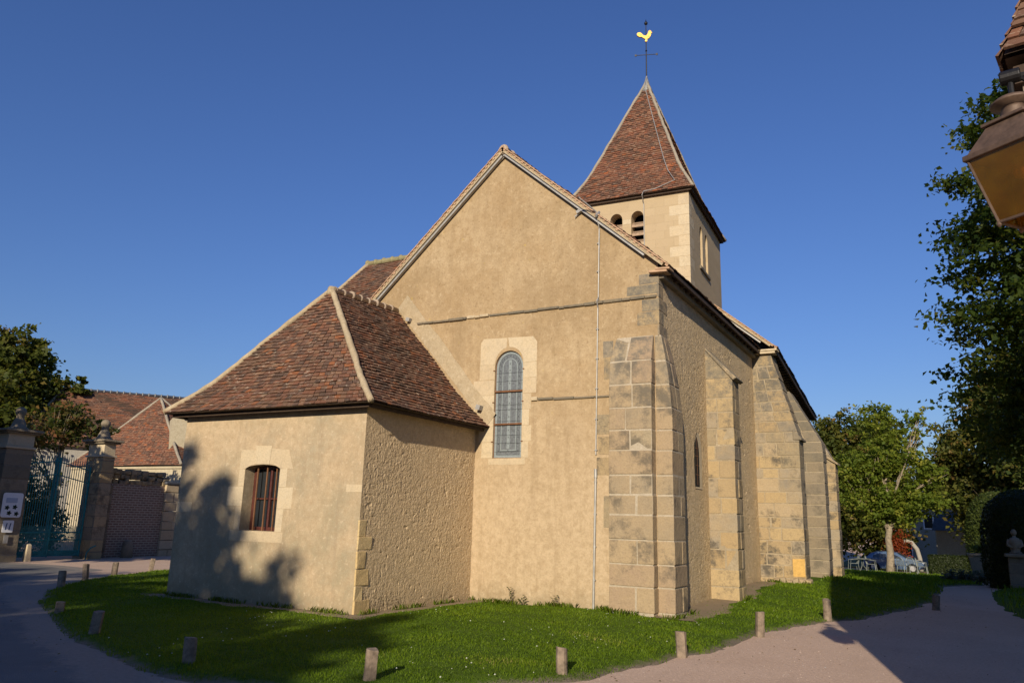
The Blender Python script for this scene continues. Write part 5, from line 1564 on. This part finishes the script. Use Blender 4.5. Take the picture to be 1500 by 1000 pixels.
# long house behind
uL = V((.548, .837, 0)); vL = V((-.837, .548, 0))
Lo = V((-42.6, 19.6, 0))
root = thing('long_house', 'long low house with brown tiled roof and level ridge behind the pavilion', 'building', tuple(Lo))
rA, rB = Lo+V((0, 0, 9.40)), Lo+uL*22+V((0, 0, 9.55))
eA, eB = Lo-vL*3.6-uL*2.0+V((0, 0, 5.4)), Lo-vL*3.6+uL*24+V((0, 0, 5.4))
kA, kB = Lo+vL*3.6-uL*2.0+V((0, 0, 5.4)), Lo+vL*3.6+uL*24+V((0, 0, 5.4))
mb = MB()
tiles(mb, lin(eA, rA), lin(eB, rB), 42, .36, 101, sag=.03); tiles(mb, lin(kA, rA), lin(eA, rA), 42, .36, 102); tiles(mb, lin(kB, rB), lin(kA, rA), 20, .7, 103); tiles(mb, lin(eB, rB), lin(kB, rB), 20, .7, 104)
ro = mb.build('roof', M['tile_tower'], root)
mb = MB(); mb.quad(eA, eB, rB, rA); mb.quad(kB, kA, rA, rB); mb.add([kA, eA, rA], [(0, 1, 2)]); mb.add([eB, kB, rB], [(0, 1, 2)]); mb.build('roof_boarding', M['dark_wood'], ro)
m_ = MB(); ridge(m_, rA+V((0, 0, .03)), rB+V((0, 0, .03)), .10, .40, 12, .045); m_.build('ridge_tile', M['lead'], ro, smooth=True)
m_ = MB(); mortar_hip(m_, lin(eA, rA), 14, .08, 12); m_.build('hip_mortar', M['hip_grey'], ro, smooth=True)
mb = MB(); a = Lo-vL*3.2-uL*1.6; mb.obox(a+V((0, 0, -.3)), uL*25.2, vL*6.4, V((0, 0, 5.7))); mb.build('wall', M['white_house'], root)
mb = MB()
for s_ in (1.5, 5, 8.5): mb.obox(a+uL*s_-vL*.02+V((0, 0, 1.2)), uL*.9, vL*.1, V((0, 0, 1.5)))
mb.each('window', M['glass_dark'], root)
# rendered house whose sunlit wall shows beside the sacristy eave
root = thing('rendered_house', 'plain pale rendered house wall between the pavilion roof and the sacristy eave', 'building', (-24.25, 14.4, 0))
h0 = V((-24.25, 14.4, 0))
mb = MB(); mb.obox(h0+V((0, 0, -.2)), uL*4.5, vL*2.5, V((0, 0, 6.3))); mb.build('wall', M['cream'], root)
mb = MB(); tiles(mb, lin(h0+uL*.4-vL*.2+V((0, 0, 6.1)), h0+uL*.4+vL*1.25+V((0, 0, 6.7))), lin(h0+uL*4.7-vL*.2+V((0, 0, 6.1)), h0+uL*4.7+vL*1.25+V((0, 0, 6.7))), 12, .3, 111)
tiles(mb, lin(h0+uL*4.7+vL*2.7+V((0, 0, 6.1)), h0+uL*4.7+vL*1.25+V((0, 0, 6.7))), lin(h0+uL*.4+vL*2.7+V((0, 0, 6.1)), h0+uL*.4+vL*1.25+V((0, 0, 6.7))), 12, .3, 112)
mb.build('roof', M['tile'], root)
mb = MB(); mb.prism([h0+uL*.4+V((0, 0, 6.1)), h0+uL*.4+vL*2.5+V((0, 0, 6.1)), h0+uL*.4+vL*1.25+V((0, 0, 6.65))], uL*4.1); mb.build('gable', M['cream'], root)

# ------------------------------------------------------------------ house and lantern on the right
aH = math.radians(10); hu = V((math.cos(aH), -math.sin(aH), 0)); hv = V((math.sin(aH), math.cos(aH), 0))
TE = V((9.48, -5.42, 4.65)); OVH = .07
HC = TE+hu*OVH+hv*OVH; HC.z = 0
HW, HD = 6.2, 3.54
root = thing('corner_house', 'steep tiled corner house at the upper right whose eave tip shows above the lantern', 'building', tuple(HC))
mb = MB(); mb.obox(HC+V((0, 0, -.2)), hu*HW, hv*HD, V((0, 0, 4.74))); mb.build('wall', M['old_wall'], root)
mb = MB(); mb.obox(HC-hu*.035-hv*.035+V((0, 0, 4.45)), hu*(HW+.07), hv*(HD+.07), V((0, 0, .12))); mb.build('eave_board', M['dark_wood'], root)
e4 = [TE, TE+hu*(HW+2*OVH), TE+hu*(HW+2*OVH)+hv*(HD+2*OVH), TE+hv*(HD+2*OVH)]
ra = TE+hu*.62+hv*(HD/2+OVH)+V((0, 0, 3.75)); rb = TE+hu*(HW-.5)+hv*(HD/2+OVH)+V((0, 0, 3.75))
mb = MB()
fk = .05
def hh(c, t, sx_, sy_): return bez(c+hu*fk*sx_+hv*fk*sy_, t, -hu*fk*sx_-hv*fk*sy_)
q4 = [hh(e4[0], ra, 1, 1), hh(e4[1], rb, -1, 1), hh(e4[2], rb, -1, -1), hh(e4[3], ra, 1, -1)]
for i in range(4): tiles(mb, q4[i], q4[(i+1) % 4], 40, .17, 121+i)
ro = mb.build('roof', M['tile'], root)
mb = MB(); mb.quad(*[q+V((0, 0, -.03)) for q in e4])
for i in range(4):
    A, B = q4[i], q4[(i+1) % 4]
    for k in range(10): mb.quad(A(k/10), B(k/10), B((k+1)/10), A((k+1)/10))
mb.build('roof_boarding', M['dark_wood'], ro)
mb = MB(); mb.obox(HC+hu*2.2-hv*.03+V((0, 0, 0)), hu*1.0, hv*.06, V((0, 0, 2.1))); mb.build('door', M['red_wood'], root)
mb = MB(); mb.obox(HC+hu*4.0-hv*.02+V((0, 0, 1.0)), hu*.9, hv*.05, V((0, 0, 1.3))); mb.build('window', M['glass_dark'], root)

g = NT('amber_lantern_glass')
gm = g.node('ShaderNodeBsdfTransparent'); gm.inputs[0].default_value = (.80, .56, .20, 1)
gcol = g.ramp(g.noise(7, 5, .6), [(.3, (.16, .085, .005)), (.7, (.24, .13, .009))])
g2_ = g.node('ShaderNodeBsdfDiffuse'); g.l.new(gcol, g2_.inputs[0])
gt = g.node('ShaderNodeBsdfTranslucent'); g.l.new(gcol, gt.inputs[0])
ga = g.node('ShaderNodeMixShader'); ga.inputs[0].default_value = .4
g.l.new(g2_.outputs[0], ga.inputs[1]); g.l.new(gt.outputs[0], ga.inputs[2])
g3 = g.node('ShaderNodeBsdfGlossy', Roughness=.15); g3.inputs[0].default_value = (.9, .9, .9, 1)
mx = g.node('ShaderNodeMixShader'); g.l.new(g.ramp(g.noise(5, 6, .7), [(.3, .32), (.7, .62)]), mx.inputs[0])
g.l.new(gm.outputs[0], mx.inputs[1]); g.l.new(ga.outputs[0], mx.inputs[2])
mx2 = g.node('ShaderNodeMixShader'); mx2.inputs[0].default_value = .04
g.l.new(mx.outputs[0], mx2.inputs[1]); g.l.new(g3.outputs[0], mx2.inputs[2]); g.l.new(mx2.outputs[0], g.out.inputs[0])
M['amber'] = g.mat
M['bulb'] = simple('frosted_bulb', (.85, .75, .45), .3, var=.02)
M['reflector'] = simple('ochre_lantern_lining', (.42, .28, .09), .6, 0, .4, .3)
LC = V((9.455, -5.79, 0)); l1 = V((.81, -.586, 0)); l2 = V((.586, .81, 0))
root = thing('street_lantern', 'old copper street lantern with amber panes on an iron bracket at the right edge', 'lantern', (LC.x, LC.y, 3.4))
ZB, ZT = 3.41, 3.795; sb, st_ = .098, .182
def lq(s, z): return [LC+l1*a_*s+l2*b_*s+V((0, 0, z)) for a_, b_ in ((-1, -1), (1, -1), (1, 1), (-1, 1))]
bq, tq = lq(sb, ZB), lq(st_, ZT)
for i in range(4):
    j = (i+1) % 4
    n_ = (bq[j]-bq[i]).cross(tq[i]-bq[i]).normalized()*.003
    MB().hexa([bq[i], bq[j], bq[j]-n_, bq[i]-n_, tq[i], tq[j], tq[j]-n_, tq[i]-n_]).build('glass_pane', M['amber'], root)
mb = MB()
for i in range(4):
    j = (i+1) % 4
    mb.tube([bq[i], tq[i]], .009, 6); mb.tube([bq[i], bq[j]], .010, 6)
    mb.lathe(bq[i]+V((0, 0, -.03)), [(.004, 0), (.014, .012), (.012, .03)], 8)
mb.build('corner_rib', M['copper'], root)
mb = MB()
A_, B_ = lq(st_+.022, ZT), lq(st_+.022, ZT+.035)
mb.hexa(A_+B_)
mb.build('top_frame', M['copper'], root, bevel=.006)
mb = MB()
A_, B_ = lq(st_+.005, ZT+.036), lq(.105, ZT+.20)
mb.hexa(A_+B_)
C_, D_ = lq(.125, ZT+.20), lq(.125, ZT+.22)
mb.hexa(C_+D_)
mb.build('lantern_roof', M['copper'], root, bevel=.004)
mb = MB(); mb.lathe(LC+V((0, 0, ZT+.22)), [(.075, 0), (.07, .03), (.062, .07), (.068, .085), (.115, .10), (.118, .112), (.09, .135), (.045, .155), (.02, .165)], 20)
mb.build('chimney_cap', M['copper'], root, smooth=True)
KZ = ZT+.50
mb = MB(); mb.tube([LC+V((0, 0, ZT+.37)), LC+V((0, 0, KZ))], .016, 8)
mb.tube([LC+V((-.02, 0, KZ)), LC+hu*.18+hv*.05+V((0, 0, KZ+.005)), LC+hu*.40+hv*.36+V((0, 0, KZ+.01))], .017, 8)
mb.tube([LC+hu*.05+V((0, 0, KZ-.02)), LC+hu*.25+hv*.15+V((0, 0, KZ-.16)), LC+hu*.40+hv*.37+V((0, 0, KZ-.32))], .012, 8)
mb.obox(LC+hu*.34+hv*.33+V((0, 0, KZ-.40)), hu*.12, hv*.14, V((0, 0, .5)))
mb.build('bracket', M['iron'], root)
mb = MB(); mb.tube([LC-hu*.05+V((0, 0, KZ)), LC+hu*.055+V((0, 0, KZ))], .042, 14); mb.build('knuckle', M['iron'], root, bevel=.008)
MB().lathe(LC+V((0, 0, ZT-.135)), [(.01, 0), (.035, .015), (.045, .045), (.035, .08), (.02, .10), (.018, .134)], 14).build('bulb', M['bulb'], root, smooth=True)
mb = MB(); A_, B_ = lq(.165, ZT-.006), lq(.165, ZT-.003); mb.hexa(A_+B_); mb.build('reflector', M['reflector'], root)

# ------------------------------------------------------------------ right background
def chair(label, x, y, rz):
    r_ = thing('garden_chair', label, 'chair', (x, y, float(gz(x, y))+.02), 'metal garden chairs on the lawn', rz)
    return r_
M['chair'] = simple('grey_green_chair_paint', (.20, .22, .20), .5, .2, .4, .15)
def build_chair(label):
    r_ = thing('garden_chair', label, 'chair', (0, 0, 0), 'metal garden chairs on the lawn')
    mb = MB()
    for k in range(6): mb.box(-.22, .22, -.21+k*.072, -.21+k*.072+.056, .43, .45)
    mb.build('seat', M['chair'], r_)
    mb = MB(); mb.tube([(-.21, .22, .44), (-.20, .27, .70), (-.13, .30, .84), (0, .31, .88), (.13, .30, .84), (.20, .27, .70), (.21, .22, .44)], .013, 6)
    for k in range(-2, 3): mb.tube([(k*.07, .22, .45), (k*.065, .285, .85-.01*k*k)], .008, 5)
    mb.build('backrest', M['chair'], r_)
    for sx_ in (-1, 1):
        for sy_ in (-1, 1):
            MB().tube([(sx_*.2, sy_*.2, .43), (sx_*.23, sy_*.25, 0)], .014, 6).build('leg', M['chair'], r_)
        MB().tube([(sx_*.22, -.2, .43), (sx_*.23, -.18, .64), (sx_*.23, .05, .66), (sx_*.21, .26, .66)], .011, 5).build('armrest', M['chair'], r_)
    return r_
ch0 = build_chair('metal garden chair nearest the church left of the table')
spots = [((3.85, 38.0), -1.2, None), ((4.75, 38.3), 1.5, 'metal garden chair between the table and the pale-trunked tree'),
         ((6.38, 37.4), 2.6, 'metal garden chair just right of the pale trunk'), ((6.83, 37.1), .4, 'metal garden chair seen from behind in front of the car bonnet'),
         ((7.32, 36.6), 1.5, 'rightmost metal garden chair turned side-on on the lawn')]
for i, ((x, y), rz, lab) in enumerate(spots):
    c = ch0 if i == 0 else copy_tree(ch0)
    c.location = (x, y, float(gz(x, y))+.04); c.rotation_euler = (0, 0, rz)
    if lab: c['label'] = lab
root = thing('garden_table', 'round metal garden table between two chairs near the church end', 'table', (4.3, 38.2, float(gz(4.3, 38.2))+.03))
z_ = ORG[root.name]
MB().lathe(z_+V((0, 0, .70)), [(.02, 0), (.42, .0), (.44, .01), (.44, .03), (.02, .035)], 24).build('table_top', M['chair'], root)
for k in range(3):
    a_ = 2*PI*k/3; MB().tube([z_+V((.06*math.cos(a_), .06*math.sin(a_), .7)), z_+V((.05*math.cos(a_), .05*math.sin(a_), .35)), z_+V((.3*math.cos(a_), .3*math.sin(a_), 0))], .014, 6).build('leg', M['chair'], root)

# parked car behind the lawn
g = NT('blue_grey_car_paint')
M['car'] = g.done((.09, .14, .22), .25, None, .3, .5, Coat_Weight=.6)
M['tyre'] = simple('tyre_rubber', (.02, .02, .02), .9)
M['rim'] = simple('alloy_rim', (.45, .45, .46), .35, .8)
M['lamp_red'] = simple('red_tail_lamp', (.35, .02, .02), .3)
M['lamp_clear'] = simple('clear_head_lamp', (.6, .62, .65), .2)
cl_, cwid = 4.1, 1.72
root = thing('parked_car', 'blue-grey hatchback car parked behind the pale-trunked tree', 'car', (0, 0, 0))
pf_ = [(-2.0, .35), (-2.03, .55), (-1.98, .86), (-1.86, .95), (-1.45, 1.32), (-1.1, 1.43), (-.3, 1.47), (.25, 1.40), (.95, 1.0), (1.7, .86), (1.98, .70), (2.05, .45), (2.0, .28), (1.72, .25), (1.66, .45), (1.5, .60), (1.3, .65), (1.1, .60), (.95, .45), (.90, .22), (-.90, .22), (-.95, .45), (-1.1, .60), (-1.3, .65), (-1.5, .60), (-1.66, .45), (-1.72, .28)]
mb = MB()
# cross-sections across the width with tumblehome
prev = None; vs = []; fs = []
secs = [(-.86, .965, .62), (-.80, .995, .9), (-.6, 1, 1.0), (.6, 1, 1.0), (.80, .995, .9), (.86, .965, .62)]
n_ = len(pf_)
for (yy_, sxs, szs) in secs:
    for (x_, zq) in pf_:
        zz = zq if zq < .9 else .9+(zq-.9)*szs
        yk = yy_*(1-.16*max(0, (zz-.9)/.57)) if zq > .9 else yy_
        vs.append((x_*sxs, yk, zz))
for s_ in range(len(secs)-1):
    for i in range(n_):
        j = (i+1) % n_
        fs.append((s_*n_+i, s_*n_+j, (s_+1)*n_+j, (s_+1)*n_+i))
tr0 = tessellate_polygon([[V((a_, b_, 0)) for a_, b_ in pf_]])
fs += [tuple(t_) for t_ in tr0]+[tuple(i+(len(secs)-1)*n_ for i in reversed(t_)) for t_ in tr0]
mb.add(vs, fs)
mb.build('body', M['car'], root)
for sy_ in (-1, 1):
    wq = [(-1.35, .97), (-1.28, 1.16), (-.98, 1.25), (-.42, 1.27), (-.42, .95)]; wq2 = [(-.34, .95), (-.34, 1.27), (.18, 1.22), (.62, 1.02), (.66, .97)]
    for wset in (wq, wq2):
        m_ = MB(); m_.prism([(a_, sy_*(.862-.145*max(0, (b_-.9)/.57)*.9), b_) for a_, b_ in wset], (0, sy_*.012, 0)); m_.build('side_window', M['glass_dark'], root)
    for wx in (-1.3, 1.3):
        wo = MB().tube([(wx, sy_*.66, .31), (wx, sy_*.86, .31)], .31, 24).build('wheel', M['tyre'], root, bevel=.03)
        MB().tube([(wx, sy_*.862, .31), (wx, sy_*.87, .31)], .20, 16).build('rim', M['rim'], wo)
    MB().box(-2.03, -1.9, sy_*.58-.12, sy_*.58+.12, .68, .86).build('tail_lamp', M['lamp_red'], root, bevel=.02)
    MB().box(1.86, 2.0, sy_*.58-.14, sy_*.58+.14, .60, .74).build('headlight', M['lamp_clear'], root, bevel=.02)
    MB().box(.5, .62, sy_*.95-.08, sy_*.95+.08, .93, 1.05).build('wing_mirror', M['car'], root, bevel=.02)
MB().prism([(-1.93, -.62, .93), (-1.93, .62, .93), (-1.52, .56, 1.28), (-1.52, -.56, 1.28)], (-.02, 0, .03)).build('rear_window', M['glass_dark'], root)
MB().prism([(.98, -.64, 1.0), (.98, .64, 1.0), (.35, .56, 1.36), (.35, -.56, 1.36)], (.02, 0, .04)).build('windscreen', M['glass_dark'], root)
MB().box(-2.06, -2.03, -.26, .26, .48, .58).build('number_plate', M['white_paint'], root)
root.location = (4.9, 54.2, float(gz(5, 54))-.02)
root.rotation_euler = (0, 0, math.radians(-2))
root.scale = (.98, .98, .98)

# houses among the trees
def far_house(name, label, o, u, wd, dp, he, hr, wm, rm, chim=None, sd=0, wins=()):
    root = thing(name, label, 'building', tuple(o))
    o = V(o); u = V(u).normalized(); v = V((-u.y, u.x, 0))
    MB().obox(o+V((0, 0, -1)), u*wd, v*dp, V((0, 0, he+1))).build('wall', M[wm], root)
    m_ = MB(); m_.prism([o-u*.2-v*.3+V((0, 0, he-.1)), o-u*.2+v*(dp+.3)+V((0, 0, he-.1)), o-u*.2+v*dp*.5+V((0, 0, hr))], u*(wd+.4)); ro_ = m_.build('roof', M[rm], root)
    if chim:
        s_, hh_ = chim
        m_ = MB(); m_.obox(o+u*s_+v*dp*.4+V((0, 0, hr-.8)), u*.8, v*.5, V((0, 0, hh_+.8))); m_.obox(o+u*(s_-.06)+v*(dp*.4-.06)+V((0, 0, hr+hh_)), u*.92, v*.62, V((0, 0, .14))); m_.build('chimney', M['cream'], ro_)
    for (s_, z0, ww, h_) in wins:
        f_ = MB().obox(o+u*s_-v*.04+V((0, 0, z0)), u*ww, v*.1, V((0, 0, h_))).build('window', M['white_paint'], root)
        MB().obox(o+u*(s_+.1)-v*.06+V((0, 0, z0+.1)), u*(ww-.2), v*.03, V((0, 0, h_-.2))).build('pane', M['glass_dark'], f_)
    return root
far_house('village_house', 'grey slate roofed village house with tall chimney seen through the trees', (3.4, 75.5, -1.5), (1, -.04, 0), 8.2, 7, 5.6, 8.0, 'white_house', 'slate', (4.9, 1.2), 1, ((1, 3.4, .9, 1.3), (3, 3.4, .9, 1.3), (5, 3.4, .9, 1.3), (1, .8, .9, 1.4), (6, .8, .9, 1.4)))
far_house('village_house', 'low pale house wall behind the dark hedge right of the car', (7.6, 62, -1.5), (1, -.1, 0), 2.4, 5, 3.4, 4.8, 'white_house', 'slate', None, 2, ())
o = MB().tube([V((5.05, 60, -1.4+1.95)), V((5.5, 60, .95)), V((5.9, 60, .8)), V((6.25, 60, .3)), V((6.4, 60, -.4)), V((6.45, 60, -1.6))], [.12, .16, .17, .17, .17, .17], 8).build('garden_arch', M['white_house'], None, smooth=True)
tag(o, 'pale curved garden arch just right of the trunk behind the car', 'arch')
root = thing('red_bush', 'deep red leaved bush behind the car beside the pale trunk', 'bush', (5.0, 59.5, -1.5))
leaves('foliage', [(V((5.0, 59.5, .6)), (.75, .7, 1.5))], 1500, .16, 'leaf_red', root, 51, per=14, sig=.3, shell=.1)
MB().tube([(5, 59.5, -1.6), (5.05, 59.5, .6)], [.06, .02], 6).build('stem', M['bark'], root)
# clipped hedge
def clipped(name, label, cat, shape, n, size, mat, sd, base):
    """clipped shrub: inner mass plus a skin of small leaves; shape(u,v)->point,normal over the surface"""
    root = thing(name, label, cat, base)
    rs = np.random.RandomState(sd)
    P, N = shape(rs.rand(n), rs.rand(n))
    P = P+N*(rs.normal(size=(n, 1))*.022+.015*np.sin(P[:, :1]*7)*np.sin(P[:, 2:]*6))
    nr = N+rs.normal(size=(n, 3))*.55; nr /= np.linalg.norm(nr, axis=1)[:, None]
    t = np.cross(nr, rs.normal(size=(n, 3))); t /= np.linalg.norm(t, axis=1)[:, None]
    b = np.cross(nr, t); L_ = size*rs.uniform(.6, 1.3, (n, 1))
    co = np.stack([P-t*L_, P+b*L_*.5, P+t*L_, P-b*L_*.5], 1).reshape(-1, 3)-np.array(base)
    np_mesh('foliage', co, np.arange(n)[:, None]*4+np.arange(4)[None], rs.rand(n), M[mat], root)
    return root
def dome(c, r, h, k=.62):
    def f(u_, v_):
        a_ = u_*2*PI; z = v_**.9
        s = np.where(z < k, 1-.06*(z/k)+.04*np.sin(z*4), np.sqrt(np.clip(1-((z-k)/(1-k))**2, 0, 1))*.94)
        x = c[0]+r*s*np.cos(a_); y = c[1]+r*s*np.sin(a_)
        P = np.stack([x, y, c[2]+h*z], -1)
        N = np.stack([np.cos(a_), np.sin(a_), np.clip((z-k)/(1-k), 0, 1)*1.3], -1)
        return P, N/np.linalg.norm(N, axis=1)[:, None]
    return f
def dome_core(root, c, r, h, k=.62):
    pr = [(r*.93, -.1)]+[(r*.93*(1-.06*t_), h*k*t_) for t_ in (.3, .7, 1)]+[(r*.88*math.cos(a_), h*.97*(k+(1-k)*math.sin(a_))) for a_ in (.3, .6, .9, 1.2, 1.45)]
    MB().lathe(V(c), pr, 20).build('inner_twigs', M['leaf_yew'], root, smooth=True)
c = (10.75, 34.3, -.55); r_ = clipped('yew_topiary', 'clipped yew dome with a sunlit left side at the right of the path', 'topiary', dome(c, 1.35, 4.2), 11000, .06, 'leaf_yew', 52, c); dome_core(r_, c, 1.35, 4.2)
c = (10.95, 19.8, .05); r_ = clipped('yew_topiary', 'large dark clipped yew in full shade at the right edge', 'topiary', dome(c, 1.25, 3.05, .66), 12000, .05, 'leaf_hedge', 53, c); dome_core(r_, c, 1.25, 3.05, .66)
def boxs(x0, x1, y0, y1, z0, z1):
    def f(u_, v_):
        n = len(u_); rs = np.random.RandomState(3); k = rs.randint(0, 3, n)
        x = np.where(k == 1, x0, x0+(x1-x0)*u_); y = np.where(k == 0, y0, y0+(y1-y0)*np.where(k == 1, u_, v_)); z = np.where(k == 2, z1, z0+(z1-z0)*v_)
        y = np.where(k == 2, y0+(y1-y0)*v_, y)
        N = np.zeros((n, 3)); N[k == 0, 1] = -1; N[k == 1, 0] = -1; N[k == 2, 2] = 1
        return np.stack([x, y, z], -1), N
    return f
b_ = (7.4, 50, -1.3); r_ = clipped('clipped_hedge', 'long low dark hedge right of the parked car', 'hedge', boxs(7.3, 16, 49.6, 51, -1.3, .15), 12000, .07, 'leaf_hedge', 54, b_)
MB().box(7.4, 16, 49.7, 51, -1.4, .1).build('inner_twigs', M['leaf_hedge'], r_)
# low silver plants by the path
for i, (x, y, lab) in enumerate(((8.75, 22.6, 'grey leaved low plant at the end of the path'), (9.15, 22.2, 'grey leaved low plant between the others at the path end'), (9.6, 21.9, 'grey leaved low plant nearest the stone pot'))):
    zb = float(gz(x, y))
    r_ = thing('low_plant', lab, 'plant', (x, y, zb), 'grey leaved plants by the path')
    leaves('foliage', [(V((x, y, zb+.2)), (.32, .3, .26))], 700, .09, 'leaf_silver', r_, 55+i, per=12, sig=.3, shell=.1)
# stone pot, pier with small statue
root = thing('stone_pot', 'pale square stone planter standing by the path', 'planter', (9.75, 26.6, -.1))
c = V((9.75, 26.6, -.15))
def sq(s, z): return [c+V((a_*s, b2_*s, z)) for a_, b2_ in ((-1, -1), (1, -1), (1, 1), (-1, 1))]
mb = MB(); mb.hexa(sq(.36, 0)+sq(.40, .10)); mb.hexa(sq(.28, .103)+sq(.40, .95)); mb.hexa(sq(.45, .953)+sq(.45, 1.05)); mb.build('pot_body', M['stone_grey'], root, bevel=.02)
leaves('foliage', [(c+V((0, 0, 1.2)), (.4, .4, .25))], 400, .1, 'leaf_dark', root, 58, per=10, sig=.3, shell=.1)
root = thing('low_stone_wall', 'low dark stone wall with a slab top carrying the statue at the right edge', 'wall', (10.7, 20, .1))
st, mo = MB(), MB(); ashlar(st, mo, lambda z: (10.32, 14, 18.3, 18.8), -.1, 1.0, .28, 7, 1, 77); st.build('wall_body', M['stone_grey'], root, bevel=.012); mo.build('joint_mortar', M['old_wall'], root)
MB().box(10.24, 14.1, 18.2, 18.9, 1.003, 1.10).build('coping_slab', M['stone_grey'], root, bevel=.02)
# statue: small seated stone figure
root = thing('stone_statue', 'small pale stone bust figure standing on the low dark wall', 'statue', (10.55, 18.55, 1.1))
c = V((10.55, 18.55, 1.10))
mb = MB(); mb.lathe(c, [(.17, 0), (.17, .05), (.12, .07), (.14, .16), (.17, .30), (.165, .40), (.12, .47), (.055, .50), (.05, .55)], 16)
mb.lathe(c+V((0, 0, .53)), [(.03, 0), (.07, .04), (.085, .10), (.075, .16), (.04, .20), (.01, .21)], 14)
mb.tube([c+V((-.15, 0, .42)), c+V((-.19, -.05, .25)), c+V((-.08, -.14, .18))], [.05, .045, .03], 8); mb.tube([c+V((.15, 0, .42)), c+V((.19, -.05, .25)), c+V((.08, -.14, .18))], [.05, .045, .03], 8)
mb.build('figure', M['stone_grey'], root, smooth=True)
# weeds at the wall foot
def weed(x, y, h, sd, lab):
    rg = random.Random(sd)
    z0 = .05
    r_ = thing('tall_weed', lab, 'plant', (x, y, z0), 'weeds at the foot of the gable')
    mb = MB(); lf = MB()
    for k in range(3):
        dx = rg.uniform(-.09, .09)
        p0 = V((x+rg.uniform(-.04, .04), y, z0)); p1 = V((x+dx, y-.03, z0+h*rg.uniform(.6, 1)))
        mb.tube([p0, p0.lerp(p1, .5)+V((dx*.2, 0, 0)), p1], [.005, .004, .002], 5)
        for j in range(12):
            q = p0.lerp(p1, .15+.85*j/12); a_ = rg.uniform(0, 6.28); L_ = rg.uniform(.03, .075)
            d = V((math.cos(a_), math.sin(a_)*.6, rg.uniform(0, .5))).normalized(); s = d.orthogonal().normalized()*L_*.16
            lf.quad(q, q+d*L_*.5+s, q+d*L_, q+d*L_*.5-s, rg.random())
    mb.build('stem', M['bark'], r_); lf.build('foliage', M['leaf_dark'], r_)
weed(1.05, Da-.1, .36, 1, 'tallest branching weed at the wall foot under the arched window')
weed(1.30, Da-.12, .22, 2, 'short bushy weed just right of the tallest one')
weed(2.03, Da-.1, .24, 3, 'single thin weed between the window and the lightning conductor')
